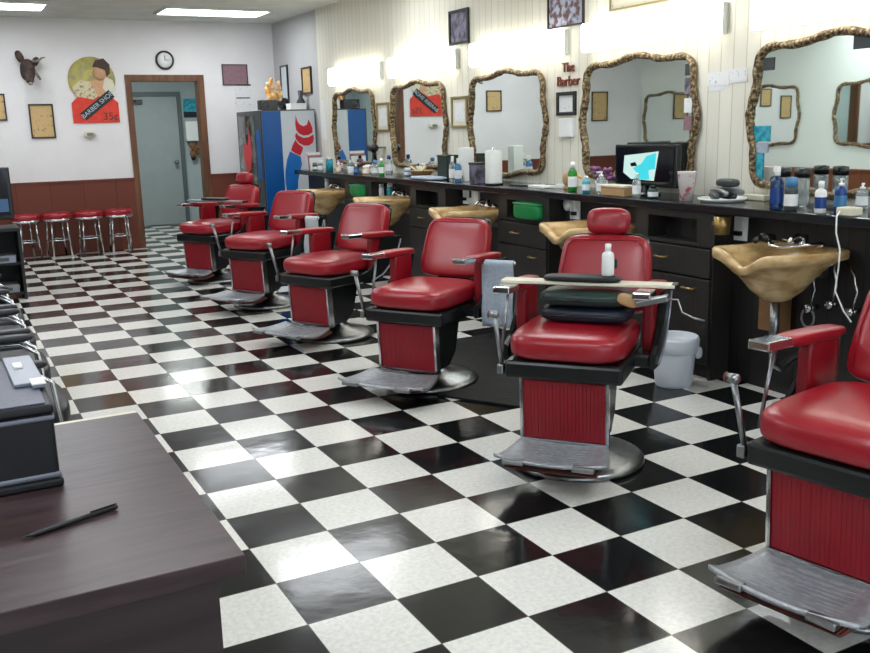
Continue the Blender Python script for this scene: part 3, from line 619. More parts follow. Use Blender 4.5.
bottle('teal_bottle', 3.06, 2.66, K, .028, .115, 'teal', 'white', 'short teal bottle with a white cap behind the headrest', 'cap')
bottle('green_bottle', 3.08, 2.84, K, .032, .205, 'gbottle', 'white', 'tall bright green bottle with white cap left of the television mirror', 'cap')
o = empty('tan_figurine', (3.2, 3.06, K), 0, 'tan carved bird figurine behind the tall green bottle', 'figurine')
MB().pad(.06, .1, .1, 6, 2.3, T(0, 0, .07)).pad(.04, .05, .06, 5, 2.2, T(0, -.05, .13)).lathe([(.035, 0), (.03, .02)], 14).build('body', 'tan', o); MB().tube([(0, -.06, .13), (0, -.12, .10), (0, -.16, .08)], .012, 8, rf=lambda t: .012*(1-t)+.003).build('beak', 'orange', o)
# station three
o = empty('paper_towel_roll', (3.08, 3.89, K), 0, 'upright white paper towel roll with faint green print', 'paper towel roll')
MB().lathe([(.075, 0), (.075, .012), (0, .012)], 24).build('holder_base', 'black', o); MB().lathe([(.066, .013), (.068, .02), (.068, .265), (.066, .27), (.018, .27), (.018, .2)], 30).build('roll', 'floral', o)
MB().cyl((0, 0, .012), (0, 0, .295), .009).build('holder_post', 'chrome', o)
o = empty('storage_caddy', (3.07, 4.13, K), 0, 'dark woven caddy left of the paper towel roll', 'caddy')
MB().box(-.05, .05, -.05, .05, 0, .17, .006).build('body', 'photo', o); MB().box(-.054, .054, -.054, .054, .155, .172, .003).build('rim', 'dk_frame', o)
for x, y, a, w, d, h, m_, l in [(3.2, 3.58, .2, .3, .12, .012, 'dgrey', 'dark comb tray lying right of the paper towel roll'), (3.15, 3.32, -.1, .22, .12, .018, 'paper', 'small pile of white paper slips on the worktop'), (3.25, 3.15, .3, .12, .1, .03, 'white', 'low white dish left of the tall green bottle')]:
    o = empty('flat_item', (x, y, K), a, l, 'tray'); o.name = 'comb_tray' if m_ == 'dgrey' else ('paper_slips' if m_ == 'paper' else 'low_dish')
    MB().box(-d/2, d/2, -w/2, w/2, 0, h, .003).build('body', m_, o); MB().tube([(0, -w*.35, h+.005), (.01, 0, h+.006), (-.01, w*.35, h+.005)], .004, 6).build('comb', 'chrome', o)
o = empty('white_dispenser', (3.18, 4.50, K), 0, 'tall plain white box standing left of the third mirror', 'dispenser')
MB().box(-.05, .05, -.05, .05, 0, .285, .006).build('housing', 'white', o); MB().box(-.053, -.0501, -.03, .03, .02, .05).build('slot', 'grey', o)
bottle('spray_bottle', 3.07, 4.45, K, .03, .20, 'lblue', 'white', 'light blue spray bottle with white head, right one of a pair', 'spray')
bottle('spray_bottle', 3.07, 4.55, K, .03, .215, 'clear', 'white', 'clear spray bottle with white head, left one of a pair', 'spray')
o = empty('dark_bin', (3.23, 4.92, K), 0, 'dark green open box behind the pair of spray bottles', 'box')
MB().box(-.06, .06, -.09, .09, 0, .21, .005).build('body', 'dgreen', o); MB().box(-.064, .064, -.094, .094, .2, .215, .002).build('rim', 'black', o)
o = tag(MB().pad(.2, .46, .03, 8, 4).build('folded_towel', 'towel_b', None, (3.08, 5.02, K+.015)), 'light blue towel folded flat on the worktop edge', 'towel')
o = empty('wicker_basket', (3.26, 5.5, K), 0, 'low brown basket of combs under the poster-reflecting mirror', 'basket')
MB().lathe([(.08, 0), (.11, .055), (.115, .06), (.1, .055), (.07, .01), (0, .01)], 24).build('bowl', 'tan', o)
b = MB()
for k in range(9): b.cyl((rnd.uniform(-.05, .05), rnd.uniform(-.05, .05), .015), (rnd.uniform(-.09, .09), rnd.uniform(-.09, .09), .1), .008, 8)
b.build('comb', 'cream', o)
bottle('green_bottle', 3.08, 6.02, K, .028, .17, 'gbottle', 'white', 'green bottle on the far worktop beneath the brass-framed certificate', 'cap')
bottle('clear_bottle', 3.1, 6.22, K, .045, .15, 'clear', 'lblue', 'wide clear bottle left of the far green bottle', 'cap')
bottle('hair_product', 3.22, 5.72, K, .035, .08, 'lblue', 'white', 'short light blue tub by the brown basket', 'can')
bottle('hair_product', 3.1, 6.45, K, .04, .085, 'orange', 'white', 'short amber jar left of the wide clear bottle', 'can')
bottle('hair_product', 3.2, 6.62, K, .035, .09, 'mauve', 'white', 'short mauve jar on the far worktop', 'can')
bottle('hair_product', 3.1, 6.85, K, .035, .10, 'paper', 'grey', 'short white jar with grey lid on the far worktop', 'can')
bottle('hair_product', 3.2, 7.1, K, .035, .13, 'teal', 'white', 'teal bottle under the farthest mirror', 'pump')
bottle('hair_product', 3.15, 7.32, K, .03, .12, 'clear', 'white', 'small clear bottle under the farthest mirror', 'pump')
o = empty('hair_dryer', (3.30, 6.70, 1.28), 0, 'black hair dryer hung on the wall right of the farthest mirror', 'hair dryer')
MB().lathe([(.02, -.1), (.035, -.08), (.045, 0), (.045, .05), (.03, .07), (0, .075)], 18, T(rx=PI/2)).build('barrel', 'black', o); MB().cyl((0, 0, -.02), (.03, 0, -.13), .018).build('handle', 'black', o)
MB().box(.02, .146, -.012, .012, -.01, .01).build('wall_hook', 'steel', o)
o = empty('magazine_rack', (3.15, 8.08, K), .2, 'pink and white magazines standing at the far end of the worktop', 'magazines')
for k, m_ in enumerate(('pinkc', 'mauve', 'print')): MB().box(-.09, .09, -.012, .012, 0, .2-.03*k, 0, T(y=-.03*k, rx=-.12)).build('magazine', m_, o)
o = empty('comb_jar', (3.12, 7.52, K), 0, 'teal disinfectant comb jar near the far end of the worktop', 'jar')
MB().lathe([(.04, 0), (.042, .12), (.038, .125)], 18).build('body', 'teal', o); MB().lathe([(.044, .125), (.044, .14), (.01, .15), (.01, .17), (0, .17)], 18).build('lid', 'chrome', o)
for x, y, r_, h_, m_, c_, l, st_ in [(3.05, 7.62, .03, .12, 'clear', 'white', 'small clear jar with white lid near the far end of the worktop', 'can'), (3.3, 7.66, .04, .16, 'flower', 'black', 'purple bottle standing against the wall near the far end', 'cap'),
        (3.06, 7.82, .032, .09, 'dgreen', 'grey', 'squat dark green jar at the far end of the worktop', 'can'), (3.06, 6.62, .025, .1, 'blue', 'white', 'small dark blue bottle in front of the mauve jar', 'cap'), (3.32, 6.35, .04, .19, 'clear', 'blue', 'tall clear bottle with blue cap at the wall under the brass-framed certificate', 'cap'),
        (3.1, 7.2, .03, .1, 'orange', 'white', 'amber bottle beside the teal bottle under the farthest mirror', 'cap')]:
    bottle('hair_product', x, y, K, r_, h_, m_, c_, l, st_)
def hung(y, z, r, h, m, l):
    o = empty('hanging_bottle', (3.07, y, z), 0, l, 'bottle')
    MB().lathe([(r*.8, 0), (r, .01), (r, h*.65), (r*.4, h*.8)], 16).build('body', m, o); MB().box(-.02, .02, -.012, .012, h*.78, h, .002).build('trigger_head', 'white', o)
    MB().box(0, .06, -.006, .006, h*.7, h*.76).build('hook', 'steel', o)
hung(5.83, .80, .03, .15, 'teal', 'teal spray bottle hooked under the worktop beside the fourth sink'); hung(6.02, .81, .026, .13, 'white', 'white bottle hooked under the worktop next to the hooked teal bottle'); hung(7.5, .82, .024, .12, 'white', 'white bottle hooked under the worktop behind the farthest sink')

# ---------------------------------------------------------------- bucket, mat
o = empty('white_bucket', (2.765, 1.43, 0), 0, 'white plastic bucket on the floor in front of the cabinet', 'bucket')
MB().lathe([(.10, .0), (.104, .008), (.125, .265), (.122, .27), (.10, .02), (0, .02)], 32).build('bucket', 'bucket', o)
MB().lathe([(.1262, .20), (.137, .205), (.140, .275), (.132, .29), (.118, .285), (.118, .262)], 32).build('liner', 'bucket', o)
MB().pad(.05, .03, .07, 5, 2.5, T(.08, -.11, .20)).build('liner_fold', 'bucket', o)
tag(MB().prism([(1.80, 1.46), (2.70, 1.75), (2.74, 3.15), (2.1, 3.1), (1.50, 1.95)], 2, .001, .012, .003).build('floor_mat', 'mat_rub'), 'black rubber mat on the floor behind the barber chair with the hung towel', 'mat')

# ---------------------------------------------------------------- barber chairs
def warp_seat(c):
    z = c.z
    if z > 0: z = z*(1+.12*(1-c.x*c.x)*(1-c.y*c.y))
    return Vector((c.x*(1+.03*(1-c.z*c.z)), c.y*(1+.03*(1-c.z*c.z)), z))
def make_chair(head):
    o = empty('barber_chair', (0, 0, 0))
    MB().lathe([(.285, 0), (.30, .006), (.302, .018), (.29, .03), (.25, .04), (.17, .055), (.12, .075), (.095, .10), (.09, .12)], 48).build('base_disc', 'steel', o)
    MB().lathe([(.09, .12), (.082, .13), (.082, .30), (.1, .32), (.1, .42)], 24).build('pump_column', 'black', o)
    # black housing behind the apron
    MB().prism([(-.20, .15), (-.02, .15), (.06, .22), (.12, .43), (-.22, .43)], 0, -.16, .16, .006).build('housing', 'black', o)
    ap = MB()
    n = 22; W2 = .178
    for i in range(n):
        x0 = -W2+2*W2*i/n; x1 = -W2+2*W2*(i+1)/n; y = -.0006 if i % 2 else 0
        ap.prism([(-.226+.0+y, .165), (-.21, .165), (-.226, .425), (-.242+y, .425)], 0, x0+.0004, x1-.0004)
    ap.build('apron', 'red_panel', o)
    t = MB()
    for s in (-1, 1):
        t.prism([(-.234, .15), (-.18, .15), (-.195, .43), (-.25, .43)], 0, s*.18-.006*(s < 0), s*.18+.006*(s > 0)+.0)
        t.prism([(-.234, .15), (-.222, .15), (-.238, .43), (-.25, .43)], 0, s*.186-.007, s*.186+.007)
    t.box(-.186, .186, -.235, -.2, .148, .163).build('apron_trim', 'chrome', o)
    # foot rest: curved ribbed plate with a downturned edge
    fr = MB(); vs = []; fs = []; nx, ny = 12, 10
    def fz(u, v):  # u across -1..1, v 0 rear .. 1 front
        return .150-.018*math.sin(v*PI*.9)+.03*max(0, v-.8)/.2*0.4+.012*abs(u)**2
    for th in (0, 1):
        for j in range(ny+1):
            for i in range(nx+1):
                u = -1+2*i/nx; v = j/ny; wd = .19+.045*math.sin(v*PI/2)
                yy = -.235-.245*v - (.03*(1-u*u) if v > .5 else 0)*(v-.5)*2
                vs.append((u*wd, yy, fz(u, v)-.016*th))
    q = (nx+1)*(ny+1)
    for j in range(ny):
        for i in range(nx):
            a = j*(nx+1)+i; fs.append((a, a+1, a+nx+2, a+nx+1)); fs.append((q+a, q+a+nx+1, q+a+nx+2, q+a+1))
    for i in range(nx): fs.append((i, q+i, q+i+1, i+1)); a = ny*(nx+1)+i; fs.append((a, a+1, q+a+1, q+a))
    for j in range(ny): a = j*(nx+1); b2 = (j+1)*(nx+1); fs.append((a, b2, q+b2, q+a)); a += nx; b2 += nx; fs.append((a, q+a, q+b2, b2))
    f_ = fr.geom(vs, fs, None, True).build('foot_rest', 'ribbed', o)
    r = MB()
    for k in range(9): yy = -.26-.023*k; r.box(-.18-.002*k, .18+.002*k, yy-.004, yy+.004, .150-.018*math.sin((k+1)/10.5*PI*.9)-.002, .1555-.018*math.sin((k+1)/10.5*PI*.9))
    r.build('tread_rib', 'ribbed', f_)
    MB().prism([(-.24, .13), (-.50, .122), (-.47, .10), (-.30, .085), (-.2, .11)], 0, -.19, .19, .006).build('foot_rest_underside', 'rust', o)
    for s in (-1, 1): MB().box(min(s*.1, s*.19), max(s*.1, s*.19), -.515, -.48, .135, .158, .005).build('foot_rest_clip', 'steel', f_)
    # seat frame
    MB().box(-.252, .252, -.28, .26, .435, .513, .014).box(-.20, .20, -.2, .2, .42, .44).box(-.317, .317, .0, .22, .448, .503, .01).build('seat_frame', 'black', o)
    MB().pad(.49, .55, .125, 10, 5, T(0, -.01, .570), warp_seat).build('seat_cushion', 'red', o)
    # backrest
    tl = T(0, .37, .785, rx=-.36)
    def wb(c): return Vector((c.x*(1-.06*c.z), c.y*(1+.0*c.x), c.z))
    bk = MB().pad(.44, .10, .37, 10, 6, tl, wb).build('backrest', 'red', o)
    MB().tube([Vector(tl @ Vector((x, -.048, z))) for x, z in [(-.19, -.15), (-.2, 0), (-.18, .13), (-.15, .155), (.15, .155), (.18, .13), (.2, 0), (.19, -.15)]], .004, 8).build('piping', 'red', bk)
    MB().pad(.42, .03, .35, 8, 8, T(0, .42, .80, rx=-.36), wb).build('back_shell', 'black', bk)
    MB().prism([(.2, .44), (.27, .44), (.41, .64), (.50, .88), (.47, .88), (.36, .66)], 0, -.1, .1, .004).build('back_bracket', 'black', o)
    for s in (-1, 1):
        a = MB().pad(.085, .38, .045, 8, 4, T(s*.30, .165, .773, rx=-.05)).build('armrest', 'red', o)
        MB().box(-.038, .038, -.075, .075, -.016, .016, .006, T(s*.30, -.085, .786, rx=-.05)).build('arm_tip', 'chrome', a)
        MB().pad(.055, .20, .30, 8, 7, T(s*.288, .20, .625)).build('side_panel', 'red_panel', o)
        # black sweeping side casting with silver edge
        sc = MB().prism([(-.02, .445), (.10, .435), (.26, .50), (.38, .60), (.42, .74), (.20, .75), (.15, .62), (.06, .54), (-.02, .515)], 0, s*.330-.012, s*.330+.012, .005).build('side_casting', 'black', o)
        MB().tube([(s*.346, .06, .455), (s*.346, .18, .485), (s*.346, .27, .545), (s*.346, .35, .62), (s*.346, .395, .72)], .006, 8).build('silver_strip', 'silver', sc)
    # lever and its socket on the right-hand side of the sitter
    lv = MB().cyl((-.262, -.262, .47), (-.275, -.325, .71), .010, 12).lathe([(.0, -.022), (.015, -.018), (.016, .014), (.010, .02), (0, .02)], 14, T(-.275, -.327, .72, ry=PI/2)).build('lever', 'steel', o)
    MB().lathe([(.014, 0), (.016, .004), (.009, .006), (0, .006)], 14, T(-.297, -.327, .72, ry=-PI/2)).build('lever_knob', 'rust', lv)
    MB().box(-.282, -.254, -.285, -.235, .452, .495, .005).build('lever_socket', 'steel', o)
    MB().cyl((-.318, -.10, .50), (-.30, -.06, .765), .007, 10).build('arm_stay', 'steel', o)
    if head:
        MB().cyl((0, .46, .88), (0, .48, 1.0), .018).pad(.09, .05, .05, 6, 3, T(0, .435, .955)).build('headrest_post', 'dgrey', o)
        MB().pad(.205, .11, .13, 8, 3.4, T(0, .45, 1.025, rx=-.2)).build('headrest', 'red', o)
    return o
G = 'red barber chairs in a row'
plain = make_chair(False); headed = make_chair(True)
def put(src, first, x, y, deg, label):
    o = src if first else dup(src)
    o.location = (x, y, 0); o.rotation_euler = (0, 0, math.radians(deg)); return tag(o, label, 'barber chair', G)
c1 = put(plain, True, 1.615, -.70, -79, 'nearest red barber chair, cut off by the right edge of the photo')
c2 = put(headed, True, 1.565, .736, -50, 'red barber chair with a headrest and a board across its armrests')
c3 = put(plain, False, 1.615, 2.28, -57, 'red barber chair with a blue-grey towel hung on its armrest')
c4 = put(plain, False, 1.61, 3.78, -65, 'red barber chair between the blue-grey towel chair and the white towel chair')
c5 = put(plain, False, 1.60, 5.28, -61, 'red barber chair with a white towel hanging on its far side')
c6 = put(headed, False, 1.59, 6.92, -61, 'farthest red barber chair, with a headrest, near the doorway')
def recline(c, d):
    for ch in c.children:
        n_ = ch.name.split('.')[0]
        if n_ in ('backrest', 'headrest', 'headrest_post'): ch.location.y += d
for ch in c2.children:
    if ch.name.startswith(('backrest', 'headrest', 'back_bracket')): ch.location.x += .03
recline(c3, .03); recline(c2, .05); recline(c4, .01); recline(c1, -.03)
for c, dz, fs in ((c1, -.008, 1), (c2, 0, 1), (c3, -.035, 1.15), (c4, -.03, 1.15), (c5, -.008, 1.15), (c6, -.02, 1)):
    for ch in c.children:
        n_ = ch.name.split('.')[0]
        if n_ not in ('base_disc', 'pump_column'): ch.location.z += dz
        if n_ == 'foot_rest': ch.scale = (fs, fs, 1)
recline(c6, .04)
for ch in list(c6.children):
    if ch.name.startswith(('lever', 'arm_stay')):
        for g in list(ch.children): bpy.data.objects.remove(g)
        bpy.data.objects.remove(ch)
def local(c, x, y, z):
    return (Matrix.Translation(c.location) @ Matrix.Rotation(c.rotation_euler.z, 4, 'Z')) @ Vector((x, y, z))
def board(c, label, pm='cream'):
    o = empty('booster_board', local(c, .03, .04, .798), c.rotation_euler.z+.03, label, 'board')
    MB().box(-.38, .38, -.045, .045, 0, .014, .003).build('plank', pm, o)
    MB().pad(.34, .11, .028, 8, 4, T(-.02, 0, .027)).build('pad', 'rubber', o)
    MB().box(.365, .39, -.04, .04, -.002, .016, .003).build('end_cap', 'black', o)
board(c2, 'cream board with a black pad resting across the armrests of the headrest chair')
board(c6, 'padded board resting across the armrests of the farthest barber chair', 'grey')
for z, m_, l in [(.640, 'dblue', 'dark blue booster cushion, lower one of two on the headrest chair'), (.709, 'dgreen', 'dark green booster cushion, upper one of two on the headrest chair')]:
    o = empty('booster_cushion', local(c2, .03, .06, z), c2.rotation_euler.z, l, 'cushion', 'booster cushions')
    MB().pad(.40, .26, .068, 8, 4, T(z=.034)).build('cushion', m_, o); MB().tube([(-.18, -.132, .034), (.18, -.132, .034)], .004, 6).build('piping', 'black', o)
p_ = local(c2, .12, .05, .798+.041)
o = bottle('spray_bottle', p_.x, p_.y, p_.z, .027, .14, 'white', 'white', 'small white bottle standing on the padded board of the headrest chair', 'cap', band='white')
MB().box(-.028, .028, -.0285, -.0275, .03, .07).build('sticker', 'cyl_green', o)
o = empty('hair_clipper', local(c2, .25, -.12, .755), c2.rotation_euler.z, 'chrome clipper with a tan grip beside the booster cushions', 'clippers')
MB().pad(.09, .045, .05, 6, 3, T(-.01, 0, .01, ry=.3)).build('body', 'tan', o); MB().box(.03, .16, -.03, .03, -.012, .012, .004, T(0, 0, -.01, ry=-.25)).build('blade', 'steel', o)
MB().tube([(.14, 0, .02), (.19, .01, .02), (.21, 0, -.03), (.26, -.01, -.05), (.30, .0, -.06)], .004, 8).build('cord', 'steel', o)
# towels
def towel(c, x0, x1, ly, top, bot_out, bot_in, m, label):
    """hangs over a short chrome bar that sticks out from the chair's far armrest"""
    dz = c.children[0].location.z
    bar = MB().cyl((.30, ly, top), (x1+.01, ly, top), .009).build('towel_bar', 'chrome', c)
    o = empty('hanging_towel', local(c, (x0+x1)/2, ly, 0), c.rotation_euler.z, label, 'towel')
    vs = []; fs = []; n = 18; prof = []; wd = x1-x0; nz = 14
    for k in range(nz+1): prof.append((-.022-.012*math.sin(k*.4), bot_out+(top-bot_out-.02)*k/nz))
    prof += [(-.017, top), (0, top+.014), (.017, top)]
    for k in range(nz+1): prof.append((.024+.004*k/nz, top-.02-(top-bot_in-.02)*k/nz))
    for px, pz in prof:
        for i in range(n+1):
            t = i/n; f = .008*math.sin(t*PI*4+pz*3)*(1 if abs(px) > .02 else .2)
            sp = 1+.08*(top-pz)/(top-bot_out); sh = -.035*(px > .02)
            vs.append(((t-.5)*wd*sp+sh, px+(-abs(f) if px < 0 else abs(f)), pz))
    m1 = n+1
    for j in range(len(prof)-1):
        for i in range(n): fs.append((j*m1+i, j*m1+i+1, (j+1)*m1+i+1, (j+1)*m1+i))
    t = MB().geom(vs, fs, None, True).build('cloth', m, o)
    md = t.modifiers.new('thickness', 'SOLIDIFY'); md.thickness = .007; md.offset = 0
towel(c3, .36, .54, .06, .725, .36, .45, 'towel_b', 'blue-grey terry towel hung on the side bar of a barber chair')
towel(c5, .365, .50, .14, .755, .42, .52, 'towel_w', 'white towel hung on the side bar of the second farthest plain chair')

# ---------------------------------------------------------------- stools by the far wall
def make_stool():
    o = empty('bar_stool', (0, 0, 0))
    MB().lathe([(.0, .0), (.17, .0), (.176, .012), (.181, .05), (.165, .078), (.08, .088), (0, .09)], 32, T(z=.475)).build('seat', 'red', o)
    MB().lathe([(.17, .455), (.181, .46), (.181, .484), (.17, .488)], 32).build('chrome_band', 'chrome', o)
    for k in range(4):
        a = PI/4+k*PI/2; MB().tube([(.13*math.cos(a), .13*math.sin(a), .465), (.14*math.cos(a), .14*math.sin(a), .3), (.165*math.cos(a), .165*math.sin(a), .0)], .012, 10).build('leg', 'chrome', o)
    MB().tube([(.147*math.cos(a), .147*math.sin(a), .22) for a in [2*PI*i/24 for i in range(24)]], .008, 8, True).build('foot_ring', 'chrome', o)
    return o
st = make_stool()
for i, (x, l) in enumerate([(1.16, 'red-topped chrome stool nearest the doorway'), (.795, 'red-topped chrome stool second from the doorway'), (.415, 'red-topped chrome stool third from the doorway'), (.05, 'red-topped chrome stool farthest from the doorway, by the black stand')]):
    s_ = st if i == 0 else dup(st)
    s_.location = (x, 9.98, 0); s_.rotation_euler = (0, 0, .1*i); tag(s_, l, 'stool', 'stools along the far wall')

# ---------------------------------------------------------------- vending machine and things on it
VX0, VX1, VY0, VY1, VZ = 2.725, 3.43, 8.72, 9.72, 1.735
o = empty('vending_machine', ((VX0+VX1)/2, (VY0+VY1)/2, 0), 0, 'tall vending machine with blue stripe and red and blue emblem', 'vending machine')
ox, oy = (VX0+VX1)/2, (VY0+VY1)/2
b = MB().box(VX0+.02, VX1, VY0, VY1, .05, VZ, .008); b.box(VX0+.05, VX1-.03, VY0+.03, VY1-.03, 0, .05); b.build('housing', 'vm_white', o, (-ox, -oy, 0))
MB().box(VX0+.02, 2.985, VY0-.004, VY0, .06, VZ-.015).build('blue_stripe', 'vm_blue', o, (-ox, -oy, 0))
MB().box(VX0+.02, VX1-.0, VY0-.006, VY0, VZ-.014, VZ, ).build('top_edge', 'dgrey', o, (-ox, -oy, 0))
d = MB().box(VX0, VX0+.019, VY0+.0, VY1, .06, VZ-.004, .003).build('door', 'dgrey', o, (-ox, -oy, 0))
MB().box(VX0-.004, VX0-.0005, VY0+.25, VY1-.06, .5, VZ-.06).build('window', 'vm_glass', d); MB().box(VX0-.006, VX0-.0005, VY0+.04, VY0+.2, .9, 1.5).build('keypad_panel', 'vm_blue', d)
MB().prism([(9.2, 1.5), (9.3, 1.3), (9.42, 1.35), (9.5, 1.15), (9.36, .95), (9.22, 1.0), (9.12, 1.2)], 0, VX0-.008, VX0-.0041).build('red_emblem', 'vm_red', d)
MB().box(VX0-.014, VX0-.0005, VY0+.3, VY1-.3, .2, .4, .004).build('delivery_flap', 'dblue', d)
def flat(poly, m, name, d0, par):
    MB().prism([(x, z) for x, z in poly], 1, VY0-d0, VY0-.0006).build(name, m, par, (-ox, -oy, 0))
def vq(pts): return [(2.755+(u-148)*.00265, 1.735-(v-235)*.00268) for u, v in pts]
flat(vq([(270, 424), (322, 450), (326, 485), (312, 525), (302, 565), (299, 620), (245, 620), (239, 560), (243, 510), (253, 462)]), 'vm_cyan', 'blue_ribbon', .004, o)
flat(vq([(300, 372), (312, 390), (336, 408), (330, 428), (320, 444), (296, 434), (276, 420), (284, 398)]), 'vm_red', 'red_emblem', .005, o)
flat(vq([(306, 340), (318, 354), (340, 364), (366, 362), (390, 350), (393, 368), (386, 388), (366, 400), (342, 400), (318, 388), (303, 370), (300, 354)]), 'vm_red', 'red_emblem', .005, o)
flat(vq([(308, 260), (314, 286), (324, 302), (344, 311), (362, 304), (370, 280), (380, 300), (388, 322), (387, 340), (366, 352), (342, 354), (320, 344), (307, 328), (304, 300)]), 'vm_red', 'red_emblem', .005, o)
o = empty('black_radio', (2.87, 8.88, VZ), 0, 'black boxy radio on the front corner of the vending machine', 'radio')
MB().box(-.1, .12, -.07, .07, 0, .12, .008).build('body', 'black', o); MB().lathe([(.04, 0), (.04, .006), (0, .007)], 18, T(-.03, -.07, .06, rx=PI/2)).build('speaker', 'dgrey', o)
o = empty('feather_ornament', (3.02, 9.05, VZ), 0, 'amber and cream feathery ornament on the vending machine', 'ornament')
MB().lathe([(.06, 0), (.05, .03), (.02, .06), (.02, .12)], 18).build('base', 'cream', o)
b = MB()
for k in range(18): b.pad(.05, .05, .12, 4, 2.2, T(rnd.uniform(-.08, .08), rnd.uniform(-.05, .05), .22+rnd.uniform(-.08, .14), rnd.uniform(-.5, .5), rnd.uniform(-.7, .7)))
b.build('plume', 'orange', o)
o = empty('white_carton', (3.25, 8.86, VZ), 0, 'white carton on the vending machine in front of a grey vase', 'box'); MB().box(-.11, .1, -.08, .08, 0, .075, .004).build('body', 'white', o); MB().box(-.112, .102, -.082, .082, .055, .077, .002).build('lid', 'paper', o)
o = empty('grey_vase', (3.36, 9.0, VZ), 0, 'grey vase at the wall end of the vending machine', 'vase'); MB().lathe([(.03, 0), (.05, .05), (.055, .1), (.025, .15), (.035, .24), (.03, .24), (.02, .15), (0, .14)], 20).build('body', 'dgrey', o)
o = empty('dark_visor_hat', (3.2, 9.2, VZ), 0, 'black cap-shaped object behind the white carton', 'cap'); MB().pad(.16, .14, .16, 8, 2.3, T(z=.08)).build('crown', 'black', o); MB().box(-.06, .06, -.13, -.05, .05, .065, .004).build('brim', 'black', o)

# ---------------------------------------------------------------- left side: stand, television, waiting chairs
o = empty('television_stand', (-.58, 7.1, 0), 0, 'black open-shelf stand at the left edge near the stools', 'stand')
b = MB().box(-.36, .36, -.22, .22, .64, .67, .004).box(-.36, -.335, -.22, .22, 0, .64).box(.335, .36, -.22, .22, 0, .64).box(-.335, .335, -.2, .22, .05, .07).box(-.335, .335, -.2, .22, .33, .35).box(-.335, .335, .2, .215, .07, .64)
b.build('frame', 'rubber', o)
for z, l, m_ in [(.35, 'silver disc player on the middle shelf of the black stand', 'silver'), (.07, 'pile of grey magazines on the lowest shelf of the black stand', 'grey')]:
    q = empty('disc_player' if z > .2 else 'magazine_pile', (-.5, 7.05, z), 0, l, 'player' if z > .2 else 'magazines')
    MB().box(-.2, .22, -.15, .14, .001, .07, .004).build('body', m_, q); MB().box(-.16, .16, -.153, -.15, .02, .05).build('front_panel' if z > .2 else 'cover', 'dgrey', q)
o = empty('television', (-.58, 7.1, .67), 0, 'black television on the black stand, cut off at the left edge', 'television')
MB().box(-.2, .2, -.1, .1, 0, .02, .004).box(-.04, .04, -.02, .03, .02, .08).build('stand', 'black', o); MB().box(-.34, .34, -.03, .04, .07, .55, .01).build('body', 'black', o)
s_ = MB().box(-.31, .31, -.034, -.0301, .10, .52).build('screen', 'dark_scr', o); MB().box(.2, .3, -.037, -.0341, .14, .26).build('picture', 'bluescr', s_)
def make_wait():
    o = empty('waiting_chair', (0, 0, 0))
    MB().pad(.54, .54, .12, 8, 5, T(0.02, 0, .40)).build('seat', 'waitv', o); MB().pad(.09, .5, .42, 8, 5, T(-.25, 0, .63, ry=-.15)).build('backrest', 'waitv', o)
    for s in (-1, 1):
        MB().tube([(-.28, s*.28, 0), (-.26, s*.28, .3), (-.22, s*.28, .58), (-.12, s*.28, .62), (.15, s*.28, .61), (.22, s*.28, .56), (.25, s*.28, .3), (.27, s*.28, 0)], .010, 10).build('side_frame', 'chrome', o)
        MB().pad(.36, .06, .035, 6, 4, T(.03, s*.28, .637)).build('armrest', 'waitv', o)
    MB().cyl((.0, -.28, .35), (.0, .28, .35), .012).cyl((-.2, -.28, .38), (-.2, .28, .38), .012).build('crossbar', 'chrome', o)
    return o
wt = make_wait()
for i, (y, l) in enumerate([(1.55, 'black waiting chair with chrome arms just behind the case'), (2.25, 'black waiting chair with chrome arms, second behind the case'), (2.95, 'black waiting chair with chrome arms, third behind the case'), (3.65, 'black waiting chair with chrome arms, farthest behind the case')]):
    w_ = wt if i == 0 else dup(wt)
    w_.location = (-.765, y, 0); tag(w_, l, 'chair', 'waiting chairs along the left edge')

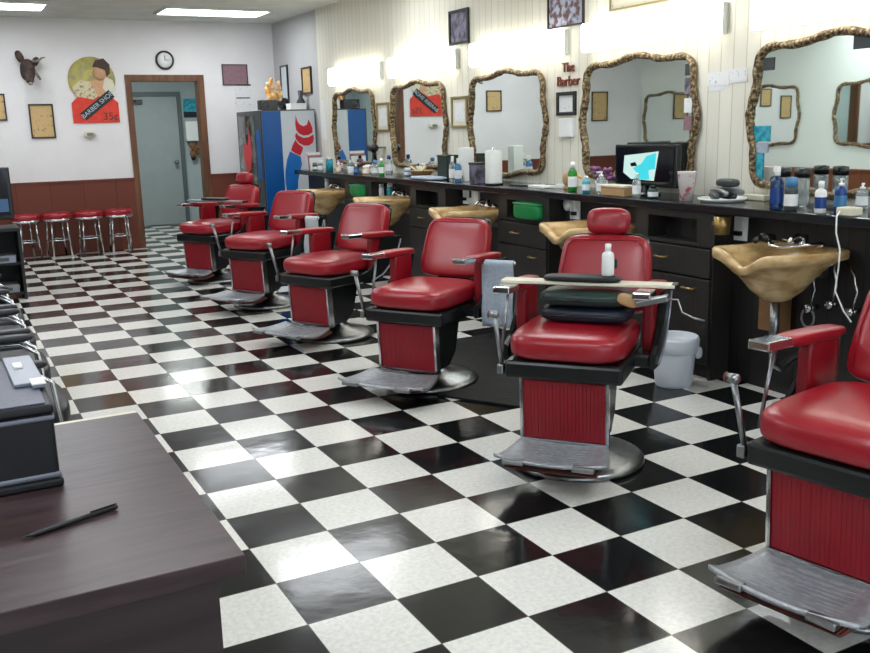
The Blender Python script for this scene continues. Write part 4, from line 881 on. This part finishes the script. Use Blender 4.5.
# ---------------------------------------------------------------- reception desk, case, pen
DT = .75; dx, dy0, dy1 = -.437, -.969, .035
o = empty('reception_desk', (-1.2, -.45, 0), 0, 'dark walnut reception desk in the lower left foreground', 'desk')
MB().box(-1.95+1.2, dx+1.2, dy0+.45, dy1+.45, DT-.04, DT, .002).build('desk_top', 'desk', o)
MB().box(-1.92+1.2, dx-.045+1.2, dy0+.03+.45, dy0+.055+.45, 0, DT-.04).box(dx-.07+1.2, dx-.045+1.2, dy0+.055+.45, dy1-.03+.45, 0, DT-.04).box(-1.92+1.2, -1.895+1.2, dy0+.055+.45, dy1-.03+.45, 0, DT-.04).build('side_panel', 'desk_side', o)
MB().box(-1.95+1.2, dx+1.2, dy1+.4505, dy1+.475, DT-.03, DT-.002, .002).build('pale_edge_strip', 'cream', o)
o = empty('black_case', (-.95, -.2, DT), 0, 'black case with silver trim bands standing on the desk', 'case')
X0, X1, Y0, Y1 = -.25, .265, -.235, .245
MB().box(X0, X1, Y0, Y1, .001, .165, .008).build('body', 'case', o); MB().box(X0-.002, X1+.002, Y0-.002, Y1+.002, .150, .162, .004).box(X0-.003, X1+.003, Y0-.003, Y1+.003, .022, .034, .004).build('trim_band', 'silver', o)
MB().box(X0-.003, X1+.003, Y0-.003, Y1+.003, .163, .185, .008).build('lid', 'case', o); MB().box(X0+.012, X1-.012, Y0+.012, Y1-.012, .1851, .188, .001).build('top_sheen', 'case_sheen', o); MB().box(X0-.006, X1+.006, Y0-.006, Y1+.006, .0005, .020, .006).build('foot_rim', 'case', o)  # thin sheet on the lid carries the sheen as colour
for xx in (-.1, .1): MB().box(xx-.02, xx+.02, Y0-.008, Y0-.002, .14, .175, .002).build('latch', 'silver', o)
o = empty('card_holder', (-.715, -.14, DT+.189), .02, 'pale grey plastic card holder lying on the corner of the black case', 'card holder')
MB().box(-.035, .03, -.13, .17, 0, .008, .002).box(.0, .03, -.16, -.13, 0, .008, .002).build('plate', 'silver', o); MB().box(-.02, .0, .03, .08, .008, .013, .001).build('clip', 'white', o)
MB().box(.0, .03, -.16, -.10, .0085, .011).build('white_card', 'paper', o)
o = empty('ballpoint_pen', (-.693, -.664, DT+.006), math.atan2(.062, .184), 'black ballpoint pen lying on the desk', 'pen')
b = MB().lathe([(.0, -.097), (.0022, -.09), (.0055, -.07), (.0055, .09), (.004, .096), (0, .097)], 14, T(ry=PI/2)); b.build('barrel', 'pen', o)
MB().box(.04, .095, -.0015, .0015, .0055, .0085).build('clip', 'pen', o)
